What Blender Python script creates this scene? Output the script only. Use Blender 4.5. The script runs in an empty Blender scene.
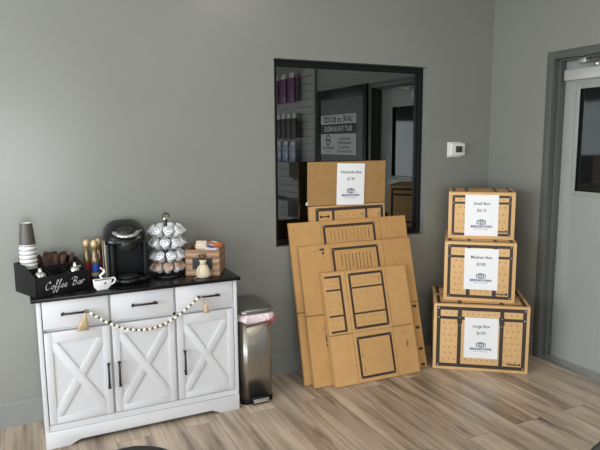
import bpy, bmesh, math, random
from mathutils import Vector, Matrix
random.seed(7)
PI = math.pi
COL = bpy.context.scene.collection

# ------------------------------------------------------------------ helpers
class MB:
    """collects shapes and links them as one mesh object"""
    def __init__(s): s.bm = bmesh.new()
    def _fin(s, geom_verts, mat, xf):
        fs = set()
        for v in geom_verts:
            if xf is not None: v.co = xf @ v.co
            for f in v.link_faces: fs.add(f)
        for f in fs: f.material_index = mat
    def box(s, x0, x1, y0, y1, z0, z1, mat=0, bev=0.0, seg=2, xf=None):
        r = bmesh.ops.create_cube(s.bm, size=1)
        vs = r['verts']
        for v in vs:
            v.co = Vector((x0 + (v.co.x + .5) * (x1 - x0), y0 + (v.co.y + .5) * (y1 - y0), z0 + (v.co.z + .5) * (z1 - z0)))
        if bev > 0:
            es = list({e for v in vs for e in v.link_edges})
            r2 = bmesh.ops.bevel(s.bm, geom=es, offset=bev, segments=seg, affect='EDGES', profile=.5)
            vs = list({v for f in r2['faces'] for v in f.verts} | {v for v in vs if v.is_valid})
        s._fin(vs, mat, xf); return s
    def prism(s, poly, y0, y1, mat=0, xf=None, bev=0.0):
        """polygon in x,z extruded along y"""
        n = len(poly)
        a = [s.bm.verts.new((p[0], y0, p[1])) for p in poly]
        b = [s.bm.verts.new((p[0], y1, p[1])) for p in poly]
        fs = [s.bm.faces.new(a), s.bm.faces.new(b[::-1])]
        for i in range(n):
            j = (i + 1) % n
            fs.append(s.bm.faces.new((a[j], a[i], b[i], b[j])))
        bmesh.ops.recalc_face_normals(s.bm, faces=fs)
        vs = a + b
        if bev > 0:
            es = list({e for v in vs for e in v.link_edges})
            r2 = bmesh.ops.bevel(s.bm, geom=es, offset=bev, segments=2, affect='EDGES', profile=.5)
            vs = list({v for f in r2['faces'] for v in f.verts} | {v for v in vs if v.is_valid})
        s._fin(vs, mat, xf); return s
    def lathe(s, prof, seg=24, mat=0, xf=None, cap=True, fn=None):
        rings = []
        for r, z in prof:
            ring = []
            for i in range(seg):
                a = 2 * PI * i / seg
                k = fn(a, z) if fn else 1.0
                ring.append(s.bm.verts.new((r * k * math.cos(a), r * k * math.sin(a), z)))
            rings.append(ring)
        fs = []
        for a, b in zip(rings, rings[1:]):
            for i in range(seg):
                j = (i + 1) % seg
                fs.append(s.bm.faces.new((a[i], a[j], b[j], b[i])))
        if cap:
            fs.append(s.bm.faces.new(rings[0][::-1])); fs.append(s.bm.faces.new(rings[-1]))
        s._fin([v for r in rings for v in r], mat, xf); return s
    def tube(s, pts, r, seg=8, mat=0, closed=False, xf=None, flat=None):
        pts = [Vector(p) for p in pts]; n = len(pts); rings = []
        prev = None
        for i, p in enumerate(pts):
            if closed: t = pts[(i + 1) % n] - pts[i - 1]
            else: t = pts[min(i + 1, n - 1)] - pts[max(i - 1, 0)]
            t.normalize()
            if prev is None:
                up = Vector((0, 0, 1)) if abs(t.z) < .9 else Vector((1, 0, 0))
                nrm = (up - t * up.dot(t)).normalized()
            else: nrm = (prev - t * prev.dot(t)).normalized()
            prev = nrm; bn = t.cross(nrm)
            rr = r[i] if isinstance(r, (list, tuple)) else r
            k = flat or 1.0
            rings.append([s.bm.verts.new(p + (nrm * math.cos(2 * PI * j / seg) * k + bn * math.sin(2 * PI * j / seg)) * rr) for j in range(seg)])
        pairs = list(zip(rings, rings[1:])) + ([(rings[-1], rings[0])] if closed else [])
        for a, b in pairs:
            for i in range(seg):
                j = (i + 1) % seg
                s.bm.faces.new((a[i], a[j], b[j], b[i]))
        if not closed:
            s.bm.faces.new(rings[0][::-1]); s.bm.faces.new(rings[-1])
        s._fin([v for q in rings for v in q], mat, xf); return s
    def superell(s, c, rad, e1=.5, e2=.5, seg=32, rings=18, mat=0, xf=None, z0=-1.0, fn=None):
        """super-ellipsoid, cut off below z0 (in -1..1)"""
        def sp(v, e): return math.copysign(abs(v) ** e, v)
        R = []
        lo = math.asin(max(-1, min(1, z0)))
        for i in range(rings + 1):
            t = lo + (PI / 2 - lo) * i / rings
            ring = []
            for j in range(seg):
                a = 2 * PI * j / seg
                p = Vector((rad[0] * max(sp(math.cos(t), e1), .002) * sp(math.cos(a), e2), rad[1] * max(sp(math.cos(t), e1), .002) * sp(math.sin(a), e2), rad[2] * sp(math.sin(t), e1)))
                if fn: p = fn(p)
                ring.append(s.bm.verts.new(p + Vector(c)))
            R.append(ring)
        for a, b in zip(R, R[1:]):
            for i in range(seg):
                j = (i + 1) % seg
                s.bm.faces.new((a[i], a[j], b[j], b[i]))
        s.bm.faces.new(R[0][::-1]); s.bm.faces.new(R[-1])
        s._fin([v for q in R for v in q], mat, xf); return s
    def quad(s, a, b, c, d, mat=0, xf=None):
        vs = [s.bm.verts.new(p) for p in (a, b, c, d)]
        s.bm.faces.new(vs); s._fin(vs, mat, xf); return s
    def strip(s, x0, x1, z0, z1, y=-.0006, mat=1, xf=None):
        """thin printed rectangle facing -y"""
        return s.quad((x0, y, z0), (x1, y, z0), (x1, y, z1), (x0, y, z1), mat, xf)
    def disc(s, x, z, r, n=8, y=-.0007, mat=1, xf=None, rz=None):
        vs = [s.bm.verts.new((x + r * math.cos(2 * PI * i / n), y, z + (rz or r) * math.sin(2 * PI * i / n))) for i in range(n)]
        s.bm.faces.new(vs); s._fin(vs, mat, xf); return s
    def text(s, body, size, xf, mat=1, shear=0.0, bold=0.0, space=1.0):
        vs, ps = text_geom(body, size, shear, bold, space)
        nv = [s.bm.verts.new(xf @ Vector((v[0], 0, v[1]))) for v in vs]
        for p in ps:
            try:
                f = s.bm.faces.new([nv[i] for i in p]); f.material_index = mat
            except ValueError: pass
        return s
    def stroke(s, pts, wmin, wmax, nib, y, mat=1, xf=None):
        P = catmull(pts, 8); L, R_ = [], []
        for i, p in enumerate(P):
            q0, q1 = P[max(i - 1, 0)], P[min(i + 1, len(P) - 1)]
            dx, dz = q1[0] - q0[0], q1[1] - q0[1]; d = math.hypot(dx, dz) or 1
            w = wmin + (wmax - wmin) * abs(math.sin(math.atan2(dz, dx) - nib))
            nx, nz = -dz / d * w / 2, dx / d * w / 2
            L.append((p[0] + nx, y, p[1] + nz)); R_.append((p[0] - nx, y, p[1] - nz))
        vs = []
        l = [s.bm.verts.new(v) for v in L]; r = [s.bm.verts.new(v) for v in R_]
        for i in range(len(P) - 1): s.bm.faces.new((r[i], r[i + 1], l[i + 1], l[i]))
        s._fin(l + r, mat, xf); return s
    def build(s, name, mats, parent=None, smooth=40, loc=None, rot=None):
        me = bpy.data.meshes.new(name)
        if smooth:
            ca = math.radians(smooth)
            for f in s.bm.faces: f.smooth = True
            for e in s.bm.edges:
                e.smooth = len(e.link_faces) == 2 and e.calc_face_angle(0) < ca
        s.bm.to_mesh(me); s.bm.free()
        for m in (mats if isinstance(mats, (list, tuple)) else [mats]): me.materials.append(m)
        o = bpy.data.objects.new(name, me); COL.objects.link(o)
        if parent is not None: o.parent = parent
        if loc: o.location = loc
        if rot: o.rotation_euler = rot
        return o

def catmull(p, n):
    q = [p[0]] + list(p) + [p[-1]]; out = []
    for i in range(1, len(q) - 2):
        for k in range(n):
            t = k / n
            out.append(tuple(.5 * (2 * q[i][c] + (q[i + 1][c] - q[i - 1][c]) * t + (2 * q[i - 1][c] - 5 * q[i][c] + 4 * q[i + 1][c] - q[i + 2][c]) * t * t
                       + (3 * q[i][c] - q[i - 1][c] - 3 * q[i + 1][c] + q[i + 2][c]) * t ** 3) for c in range(len(p[0]))))
    out.append(tuple(p[-1])); return out

_tc = {}
def text_geom(body, size, shear, bold, space):
    key = (body, size, shear, bold, space)
    if key not in _tc:
        cu = bpy.data.curves.new('lettering', 'FONT'); cu.body = body; cu.size = size; cu.align_x = 'CENTER'; cu.align_y = 'CENTER'
        cu.shear = shear; cu.offset = bold; cu.space_character = space; cu.resolution_u = 3
        o = bpy.data.objects.new('lettering', cu); COL.objects.link(o)
        dg = bpy.context.evaluated_depsgraph_get(); dg.update()
        me = bpy.data.meshes.new_from_object(o.evaluated_get(dg))
        _tc[key] = ([(v.co.x, v.co.y) for v in me.vertices], [tuple(p.vertices) for p in me.polygons])
        bpy.data.objects.remove(o); bpy.data.curves.remove(cu); bpy.data.meshes.remove(me)
    return _tc[key]

def tag(o, label, cat, group=None):
    o['label'] = label; o['category'] = cat
    if group: o['group'] = group
    return o
def thing(name, label, cat, loc=(0, 0, 0), rot=(0, 0, 0), group=None):
    o = bpy.data.objects.new(name, None); COL.objects.link(o); o.empty_display_size = .05
    o.location = loc; o.rotation_euler = rot
    return tag(o, label, cat, group)
def struct(o): o['kind'] = 'structure'; return o
def copy_tree(o, parent=None):
    c = o.copy(); COL.objects.link(c)
    if parent is not None: c.parent = parent
    for ch in [x for x in bpy.data.objects if x.parent == o]: copy_tree(ch, c)
    return c
def T(x, y, z): return Matrix.Translation((x, y, z))
def RZ(a): return Matrix.Rotation(a, 4, 'Z')
def RX(a): return Matrix.Rotation(a, 4, 'X')
def RY(a): return Matrix.Rotation(a, 4, 'Y')

# ------------------------------------------------------------------ materials
def mat(name, col, rough=.5, metal=0.0, noise=0.0, nscale=20, bump=0.0, bscale=200, spec=None, stretch=None, trans=0.0, coat=0.0, alpha=1.0):
    m = bpy.data.materials.new(name); m.use_nodes = True
    nt = m.node_tree; b = nt.nodes['Principled BSDF']
    b.inputs['Base Color'].default_value = (*col, 1); b.inputs['Roughness'].default_value = rough; b.inputs['Metallic'].default_value = metal
    if spec is not None: b.inputs['Specular IOR Level'].default_value = spec
    if trans: b.inputs['Transmission Weight'].default_value = trans
    if coat: b.inputs['Coat Weight'].default_value = coat
    if alpha < 1: b.inputs['Alpha'].default_value = alpha
    if noise or bump:
        tc = nt.nodes.new('ShaderNodeTexCoord'); mp = nt.nodes.new('ShaderNodeMapping')
        nt.links.new(tc.outputs['Object'], mp.inputs['Vector'])
        if stretch: mp.inputs['Scale'].default_value = stretch
    if noise:
        n = nt.nodes.new('ShaderNodeTexNoise'); n.inputs['Scale'].default_value = nscale; n.inputs['Detail'].default_value = 4
        nt.links.new(mp.outputs[0], n.inputs['Vector'])
        r = nt.nodes.new('ShaderNodeValToRGB')
        r.color_ramp.elements[0].position = .3; r.color_ramp.elements[1].position = .7
        r.color_ramp.elements[0].color = (*[c * (1 - noise) for c in col], 1); r.color_ramp.elements[1].color = (*[min(1, c * (1 + noise)) for c in col], 1)
        nt.links.new(n.outputs['Fac'], r.inputs['Fac']); nt.links.new(r.outputs['Color'], b.inputs['Base Color'])
    if bump:
        n2 = nt.nodes.new('ShaderNodeTexNoise'); n2.inputs['Scale'].default_value = bscale; n2.inputs['Detail'].default_value = 3
        nt.links.new(mp.outputs[0], n2.inputs['Vector'])
        bp = nt.nodes.new('ShaderNodeBump'); bp.inputs['Strength'].default_value = bump; bp.inputs['Distance'].default_value = .002
        nt.links.new(n2.outputs['Fac'], bp.inputs['Height']); nt.links.new(bp.outputs['Normal'], b.inputs['Normal'])
    return m

def floor_mat():
    m = bpy.data.materials.new('oak_plank_vinyl'); m.use_nodes = True
    nt = m.node_tree; b = nt.nodes['Principled BSDF']; L = nt.links.new
    tc = nt.nodes.new('ShaderNodeTexCoord'); sx = nt.nodes.new('ShaderNodeSeparateXYZ'); L(tc.outputs['Object'], sx.inputs[0])
    cx = nt.nodes.new('ShaderNodeCombineXYZ'); L(sx.outputs['Y'], cx.inputs['X']); L(sx.outputs['X'], cx.inputs['Y'])
    br = nt.nodes.new('ShaderNodeTexBrick'); L(cx.outputs[0], br.inputs['Vector'])
    br.offset = .37; br.inputs['Scale'].default_value = 1; br.inputs['Brick Width'].default_value = 1.22; br.inputs['Row Height'].default_value = .18
    br.inputs['Mortar Size'].default_value = .0012; br.inputs['Mortar Smooth'].default_value = .2; br.inputs['Bias'].default_value = 0
    br.inputs['Color1'].default_value = (0, 0, 0, 1); br.inputs['Color2'].default_value = (1, 1, 1, 1); br.inputs['Mortar'].default_value = (.5, .5, .5, 1)
    # grain, shifted plank by plank
    add = nt.nodes.new('ShaderNodeVectorMath'); add.operation = 'MULTIPLY_ADD'
    L(br.outputs['Color'], add.inputs[0]); add.inputs[1].default_value = (3.1, 7.3, 0); L(tc.outputs['Object'], add.inputs[2])
    mp = nt.nodes.new('ShaderNodeMapping'); mp.inputs['Scale'].default_value = (24, 1.3, 1); L(add.outputs[0], mp.inputs['Vector'])
    n = nt.nodes.new('ShaderNodeTexNoise'); n.inputs['Scale'].default_value = 1.0; n.inputs['Detail'].default_value = 9; n.inputs['Roughness'].default_value = .70; n.inputs['Distortion'].default_value = .6
    L(mp.outputs[0], n.inputs['Vector'])
    mp2 = nt.nodes.new('ShaderNodeMapping'); mp2.inputs['Scale'].default_value = (6, .9, 1); L(add.outputs[0], mp2.inputs['Vector'])
    n2 = nt.nodes.new('ShaderNodeTexNoise'); n2.inputs['Scale'].default_value = 1.0; n2.inputs['Detail'].default_value = 3; L(mp2.outputs[0], n2.inputs['Vector'])
    r = nt.nodes.new('ShaderNodeValToRGB'); e = r.color_ramp.elements
    e[0].position = .385; e[0].color = (.16, .115, .082, 1); e[1].position = .61; e[1].color = (.62, .50, .385, 1)
    k = e.new(.49); k.color = (.42, .33, .25, 1)
    mixf = nt.nodes.new('ShaderNodeMath'); mixf.operation = 'MULTIPLY_ADD'; L(n2.outputs['Fac'], mixf.inputs[0]); mixf.inputs[1].default_value = .5; 
    half = nt.nodes.new('ShaderNodeMath'); half.operation = 'MULTIPLY'; L(n.outputs['Fac'], half.inputs[0]); half.inputs[1].default_value = .5
    L(half.outputs[0], mixf.inputs[2]); L(mixf.outputs[0], r.inputs['Fac'])
    # plank to plank tone
    hs = nt.nodes.new('ShaderNodeMapRange'); L(br.outputs['Color'], hs.inputs['Value']); hs.inputs['To Min'].default_value = .86; hs.inputs['To Max'].default_value = 1.12
    mul = nt.nodes.new('ShaderNodeVectorMath'); mul.operation = 'SCALE'; L(r.outputs['Color'], mul.inputs[0]); L(hs.outputs[0], mul.inputs['Scale'])
    mm = nt.nodes.new('ShaderNodeMix'); mm.data_type = 'RGBA'; L(br.outputs['Fac'], mm.inputs['Factor']); L(mul.outputs[0], mm.inputs['A']); mm.inputs['B'].default_value = (.10, .08, .065, 1)
    L(mm.outputs['Result'], b.inputs['Base Color'])
    b.inputs['Roughness'].default_value = .30; b.inputs['Specular IOR Level'].default_value = .45
    bp = nt.nodes.new('ShaderNodeBump'); bp.inputs['Strength'].default_value = .15; bp.inputs['Distance'].default_value = .001
    L(n.outputs['Fac'], bp.inputs['Height']); L(bp.outputs['Normal'], b.inputs['Normal'])
    return m

def window_glass_mat():
    m = bpy.data.materials.new('tinted_window_glass'); m.use_nodes = True
    nt = m.node_tree; nt.nodes.remove(nt.nodes['Principled BSDF']); out = nt.nodes['Material Output']
    t = nt.nodes.new('ShaderNodeBsdfTransparent'); t.inputs['Color'].default_value = (.35, .37, .37, 1)
    g = nt.nodes.new('ShaderNodeBsdfGlossy'); g.inputs['Roughness'].default_value = .0; g.inputs['Color'].default_value = (.93, .97, .95, 1)
    mx = nt.nodes.new('ShaderNodeMixShader'); mx.inputs['Fac'].default_value = .19
    nt.links.new(t.outputs[0], mx.inputs[1]); nt.links.new(g.outputs[0], mx.inputs[2]); nt.links.new(mx.outputs[0], out.inputs['Surface'])
    return m

def stripe_mat(name, a, b_, scale, axis, rough=.5):
    """two-tone wavy bands along one object axis"""
    m = bpy.data.materials.new(name); m.use_nodes = True
    nt = m.node_tree; b = nt.nodes['Principled BSDF']; b.inputs['Roughness'].default_value = rough
    tc = nt.nodes.new('ShaderNodeTexCoord'); w = nt.nodes.new('ShaderNodeTexWave'); w.bands_direction = axis; w.inputs['Scale'].default_value = scale
    w.inputs['Distortion'].default_value = 2.5; w.inputs['Detail'].default_value = 3; w.inputs['Detail Scale'].default_value = 1.5
    nt.links.new(tc.outputs['Object'], w.inputs['Vector'])
    r = nt.nodes.new('ShaderNodeValToRGB'); r.color_ramp.elements[0].color = (*a, 1); r.color_ramp.elements[1].color = (*b_, 1)
    nt.links.new(w.outputs['Fac'], r.inputs['Fac']); nt.links.new(r.outputs['Color'], b.inputs['Base Color'])
    return m

M = {}
M['wall'] = mat('grey_eggshell_paint', (.248, .251, .226), .27, noise=.03, nscale=1.6, bump=.06, bscale=350, spec=.5)
M['base'] = mat('grey_baseboard_paint', (.24, .247, .232), .35, bump=.03)
M['ceil'] = mat('white_ceiling_tile', (.72, .72, .69), .9, bump=.3, bscale=120)
M['floor'] = floor_mat()
M['wframe'] = mat('black_window_frame', (.006, .007, .008), .4, spec=.3)
M['glass'] = window_glass_mat()
M['dark'] = mat('unlit_room_black', (.03, .032, .032), .8)
M['dframe'] = mat('grey_steel_door_frame', (.105, .11, .10), .4, noise=.04, nscale=4)
M['dleaf'] = mat('pale_grey_door_paint', (.345, .365, .35), .3, noise=.03, nscale=3)
M['charcoal'] = mat('charcoal_door_paint', (.10, .105, .105), .45)
M['alu'] = mat('brushed_aluminium', (.62, .62, .60), .35, metal=.9, noise=.05, nscale=60, stretch=(1, 20, 1))
M['closer'] = mat('silver_closer_cover', (.52, .52, .50), .35, metal=.2)
M['dglass'] = mat('dark_door_glass', (.012, .014, .014), .05, spec=.6)
M['white'] = mat('white_cabinet_lacquer', (.65, .65, .672), .38, noise=.015, nscale=8, bump=.03)
M['ctop'] = mat('black_countertop', (.008, .007, .007), .25, spec=.3, noise=.3, nscale=30, stretch=(1, 8, 1))
M['black'] = mat('black_metal', (.010, .010, .010), .35)
M['bwood'] = mat('black_painted_wood', (.009, .009, .009), .5, spec=.25, noise=.3, nscale=12, stretch=(1, 6, 1))
M['letter'] = mat('white_lettering', (.75, .76, .80), .5)
M['chrome'] = mat('polished_chrome', (.85, .85, .85), .08, metal=1.0, noise=.02, nscale=30)
M['clearglass'] = mat('clear_glass', (.75, .78, .78), .06, alpha=.45, noise=.02)
M['sugar'] = mat('white_sugar', (.80, .78, .74), .8, noise=.08, nscale=300)
M['cupdark'] = mat('taupe_paper_cup', (.085, .074, .065), .45, noise=.05, nscale=20)
M['cupwhite'] = mat('white_paper_cup_rim', (.82, .82, .80), .5, noise=.02)
M['cupgrey'] = mat('grey_cup_band', (.26, .26, .27), .5, noise=.03)
M['packet'] = mat('brown_sugar_packet', (.050, .022, .016), .7, noise=.45, nscale=60)
M['packet2'] = mat('kraft_brown_packet', (.095, .045, .030), .7, noise=.4, nscale=60)
M['gold'] = mat('beige_gold_cap', (.58, .44, .24), .35, metal=.25, noise=.06)
M['syrup'] = mat('amber_syrup_glass', (.12, .05, .015), .08, noise=.15, nscale=25, coat=.5)
M['syrup2'] = mat('pale_amber_glass', (.17, .105, .03), .08, noise=.15, nscale=25, coat=.5)
M['redlab'] = mat('red_bottle_label', (.36, .02, .03), .45, noise=.15, nscale=70)
M['bluelab'] = mat('blue_bottle_label', (.02, .09, .42), .45, noise=.15, nscale=70)
M['yellowlab'] = mat('yellow_label_band', (.72, .48, .06), .45, noise=.1)
M['kbody'] = mat('black_gloss_plastic', (.006, .006, .007), .20, spec=.45, noise=.05)
M['kmatte'] = mat('black_matte_plastic', (.007, .007, .008), .5, spec=.2, noise=.05)
M['kgrey'] = mat('dark_grey_plastic', (.016, .016, .017), .35, spec=.4, noise=.05)
M['silver'] = mat('satin_silver_plastic', (.62, .62, .62), .22, metal=.85, noise=.02)
M['tank'] = mat('smoky_water_tank', (.10, .105, .105), .12, alpha=.75, noise=.03)
M['podcup'] = mat('white_pod_plastic', (.90, .91, .92), .35, noise=.02)
M['podlid'] = mat('white_foil_lid', (.92, .93, .95), .3, noise=.05, nscale=120)
M['podprint'] = mat('grey_lid_print', (.20, .23, .26), .5, noise=.1, nscale=100)
M['podtan'] = mat('tan_foil_lid', (.56, .40, .30), .35, noise=.12, nscale=120)
M['podbrown'] = mat('brown_lid_print', (.22, .12, .08), .5, noise=.1)
M['crate'] = stripe_mat('weathered_brown_wood', (.21, .115, .062), (.40, .245, .145), 9, 'Z', .65)
M['slate'] = mat('chalkboard_slate', (.02, .021, .022), .7, noise=.2)
M['bronze'] = mat('antique_bronze', (.12, .085, .045), .4, metal=.8, noise=.1)
M['burlap'] = mat('cream_burlap', (.66, .56, .40), .9, noise=.12, nscale=220, bump=.5, bscale=420)
M['rope'] = mat('jute_twine', (.58, .44, .28), .9, noise=.2, nscale=90, bump=.4, stretch=(1, 1, .2))
M['orange'] = mat('orange_wrapper', (.80, .20, .04), .3, noise=.15, nscale=40, bump=.5, bscale=60)
M['wrapwhite'] = mat('white_wrapper', (.80, .80, .82), .3, noise=.1, nscale=40, bump=.4, bscale=60)
M['wrapblue'] = mat('blue_violet_wrapper', (.10, .10, .35), .35, noise=.3, nscale=50)
M['kraftbag'] = mat('cream_paper_bag', (.62, .52, .40), .75, noise=.15, nscale=40, bump=.4, bscale=60)
M['beadw'] = mat('cream_wood_bead', (.82, .76, .62), .5, noise=.05)
M['beadb'] = mat('dark_brown_wood_bead', (.025, .018, .014), .45, noise=.2)
M['steel'] = mat('brushed_stainless', (.44, .42, .385), .30, metal=.95, noise=.05, nscale=40, stretch=(8, 8, .15))
M['lidsteel'] = mat('dull_stainless_lid', (.30, .30, .28), .32, metal=.9, noise=.05, nscale=30)
M['bag'] = mat('pale_pink_plastic_bag', (.80, .66, .68), .4, noise=.12, nscale=45, bump=.6, bscale=80)
M['bagred'] = mat('red_drawstring', (.55, .03, .04), .5, noise=.1)
M['kraft'] = mat('kraft_cardboard', (.57, .315, .115), .75, noise=.05, nscale=14, bump=.05, bscale=200)
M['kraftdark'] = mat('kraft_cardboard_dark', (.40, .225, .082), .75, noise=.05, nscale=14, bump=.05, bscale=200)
M['cartonkraft'] = mat('kraft_carton_lit', (.76, .475, .215), .7, noise=.04, nscale=14, bump=.05)  # paler than the other kraft: the cartons' extra light put into the colour
M['kraftlight'] = mat('kraft_cardboard_light', (.63, .36, .14), .75, noise=.05, nscale=14, bump=.05)
M['kraftedge'] = mat('corrugated_edge', (.40, .23, .095), .85, noise=.25, nscale=160)
M['ink'] = mat('dark_brown_ink', (.048, .034, .026), .6, noise=.25, nscale=120)
M['rivet'] = mat('pale_rivet_print', (.45, .38, .30), .6, noise=.1)
M['flower'] = mat('faint_flower_print', (.40, .27, .135), .75, noise=.2, nscale=200)
M['flowerdark'] = mat('brown_flower_print', (.54, .32, .14), .75, noise=.2, nscale=200)
M['paper'] = mat('white_printer_paper', (.93, .94, .96), .7, noise=.01)
M['textgrey'] = mat('dark_grey_print', (.06, .06, .065), .7, noise=.1)
M['textblue'] = mat('slate_blue_print', (.065, .085, .16), .7, noise=.1)
M['tape'] = mat('clear_packing_tape', (.60, .42, .22), .2, noise=.04)
M['plastic'] = mat('white_thermostat_plastic', (.80, .80, .78), .4, noise=.01)
M['lcd'] = mat('grey_lcd', (.05, .055, .045), .2, noise=.1)
M['vinyl'] = mat('black_vinyl', (.012, .012, .012), .38, noise=.1, nscale=40, bump=.2, bscale=150)
M['peg'] = mat('grey_slatwall', (.36, .36, .35), .6, noise=.04)
M['purple'] = mat('purple_package', (.16, .05, .14), .4, noise=.5, nscale=25)
M['bluepk'] = mat('blue_white_package', (.34, .37, .50), .35, noise=.5, nscale=22)
M['darkpk'] = mat('dark_package', (.05, .04, .04), .5, noise=.4, nscale=25)
M['greypk'] = mat('grey_folded_carton', (.28, .28, .27), .7, noise=.15, nscale=10)
M['poster'] = mat('poster_paper', (.62, .63, .61), .5, noise=.02)
M['navy'] = mat('navy_print', (.02, .022, .03), .5, noise=.05)

# ------------------------------------------------------------------ room
CH = 2.75; XL = -5.6; YF = -6.6
OX0, OX1, OZ0, OZ1 = -1.776, -.595, .857, 2.042
b = MB()
b.box(XL, OX0, 0, .16, 0, CH).box(OX1, .15, 0, .16, 0, CH).box(OX0, OX1, 0, .16, 0, OZ0).box(OX0, OX1, 0, .16, OZ1, CH)
struct(b.build('wall_back', M['wall'], smooth=0))
struct(MB().box(XL - .2, .16, YF - .2, .3, -.1, 0).build('floor', M['floor'], smooth=0))
struct(MB().box(XL - .2, .3, YF - .2, .3, CH, CH + .1).build('ceiling', M['ceil'], smooth=0))
DY0, DY1, DZ = -.516, -1.535, 2.105          # outside of the door frame
b = MB()
b.box(0, .15, DY0, 0, 0, CH).box(0, .15, YF, DY1, 0, CH).box(0, .15, DY1, DY0, DZ, CH)
struct(b.build('wall_right', M['wall'], smooth=0))
# left wall and front wall with storefront windows (behind the camera)
LY0, LY1, LZ0, LZ1 = -4.3, -.9, .35, 2.25
b = MB()
b.box(XL - .15, XL, LY1, .16, 0, CH).box(XL - .15, XL, YF, LY0, 0, CH).box(XL - .15, XL, LY0, LY1, 0, LZ0).box(XL - .15, XL, LY0, LY1, LZ1, CH)
struct(b.build('wall_left', M['wall'], smooth=0))
FX0, FX1, FZ0, FZ1 = -5.2, -2.6, .3, 2.0
b = MB()
b.box(XL, FX0, YF - .15, YF, 0, CH).box(FX1, .15, YF - .15, YF, 0, CH).box(FX0, FX1, YF - .15, YF, 0, FZ0).box(FX0, FX1, YF - .15, YF, FZ1, CH)
struct(b.build('wall_front', M['wall'], smooth=0))
b = MB()
for k in range(4):
    y = LY0 + (LY1 - LY0) * k / 3
    b.box(XL - .1, XL - .05, y - .03, y + .03, LZ0, LZ1)
b.box(XL - .1, XL - .05, LY0, LY1, LZ0, LZ0 + .05).box(XL - .1, XL - .05, LY0, LY1, LZ1 - .05, LZ1)
struct(b.build('window_2', M['wframe'], smooth=0))
b = MB()
for k in range(4):
    x = FX0 + (FX1 - FX0) * k / 3
    b.box(x - .03, x + .03, YF - .1, YF - .05, FZ0, FZ1)
b.box(FX0, FX1, YF - .1, YF - .05, FZ0, FZ0 + .05).box(FX0, FX1, YF - .1, YF - .05, FZ1 - .05, FZ1)
struct(b.build('window_3', M['wframe'], smooth=0))

# baseboards
b = MB(); b.prism([(-.012, 0), (0, 0), (0, .138), (-.006, .138), (-.012, .13)], 0, 1)
def bboard(name, p0, p1):
    """profile pushed along the wall from p0 to p1, facing the left of travel"""
    d = Vector((p1[0] - p0[0], p1[1] - p0[1], 0)); L_ = d.length; a = math.atan2(d.y, d.x) - PI / 2
    m = MB(); m.prism([(-.014, 0), (0, 0), (0, .138), (-.005, .138), (-.014, .128)], 0, L_, xf=T(p0[0], p0[1], 0) @ RZ(a))
    return struct(m.build(name, M['base'], smooth=0))
b.bm.free()
bboard('baseboard_back', (0, 0), (XL, 0)).scale = (1, 1, 1)
bboard('baseboard_right', (0, DY0 + .005), (0, 0))
bboard('baseboard_right_beyond', (0, -2.80), (0, -1.54)) if False else None

# window_1 : black frame set back in the opening, tinted pane
w = bpy.data.objects.new('window_1', None); COL.objects.link(w); struct(w); w.location = ((OX0 + OX1) / 2, .05, OZ0)
hw, hh = (OX1 - OX0) / 2 - .001, OZ1 - OZ0 - .001
b = MB(); fw = .036
b.box(-hw, -hw + fw, 0, .07, .001, hh, bev=.003).box(hw - fw, hw, 0, .07, .001, hh, bev=.003)
b.box(-hw + fw, hw - fw, 0, .07, .001, fw, bev=.003).box(-hw + fw, hw - fw, 0, .07, hh - fw, hh, bev=.003)
b.box(-hw + fw, -hw + fw + .008, .015, .05, fw, hh - fw).box(hw - fw - .008, hw - fw, .015, .05, fw, hh - fw)
struct(b.build('window_frame', M['wframe'], w, smooth=0))
struct(MB().box(-hw + fw, hw - fw, .028, .034, fw, hh - fw).build('glass_pane', M['glass'], w, smooth=0))
# the unlit room beyond it, its darkness put into near-black walls
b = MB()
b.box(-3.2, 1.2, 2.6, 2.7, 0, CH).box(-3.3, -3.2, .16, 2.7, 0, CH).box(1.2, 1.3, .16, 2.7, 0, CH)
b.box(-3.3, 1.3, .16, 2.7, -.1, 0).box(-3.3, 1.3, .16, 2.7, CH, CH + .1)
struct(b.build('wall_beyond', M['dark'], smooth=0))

# door_1 in the right wall
d = bpy.data.objects.new('door_1', None); COL.objects.link(d); struct(d); d.location = (0, DY0, 0)
def jamb(m, y0, sgn):
    # hollow steel profile: face, soft return, rabbet and stop (y grows away from y0 by sgn)
    Y = lambda v: y0 + sgn * v
    def bx(x0, x1, a, c, z0, z1, bev=.002): m.box(x0, x1, min(Y(a), Y(c)), max(Y(a), Y(c)), z0, z1, bev=bev)
    bx(-.012, .03, 0, .050, 0, DZ); bx(.03, .145, 0, .050, 0, DZ, 0); bx(.045, .10, .050, .062, 0, DZ - .05)
W = DY0 - DY1
b = MB(); jamb(b, 0, -1); jamb(b, -W, 1)
b.box(-.012, .03, -W + .0505, -.0505, DZ - .05, DZ, bev=.002).box(.03, .145, -W + .0505, -.0505, DZ - .05, DZ).box(.045, .10, -W + .062, -.062, DZ - .062, DZ - .05)
struct(b.build('door_frame', M['dframe'], d))
lf = MB()
ly0, ly1, lx = -.0525, -W + .0525, .102
gz0, gz1, gy0, gy1 = 1.165, 1.885, ly0 - .103, ly1 + .19
lf.box(lx, lx + .042, gy0, ly0, .012, DZ - .054, bev=.001).box(lx, lx + .042, ly1, gy1, .012, DZ - .054, bev=.001)
lf.box(lx, lx + .042, gy1, gy0, .012, gz0, bev=0).box(lx, lx + .042, gy1, gy0, gz1, DZ - .054, bev=0)
leaf = struct(lf.build('door_leaf', M['dleaf'], d))
b = MB(); q = .026
b.box(lx - .008, lx, gy0 - q, gy0 + .004, gz0 - .004, gz1 + .004, bev=.002).box(lx - .008, lx, gy1 - .004, gy1 + q, gz0 - .004, gz1 + .004, bev=.002)
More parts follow.
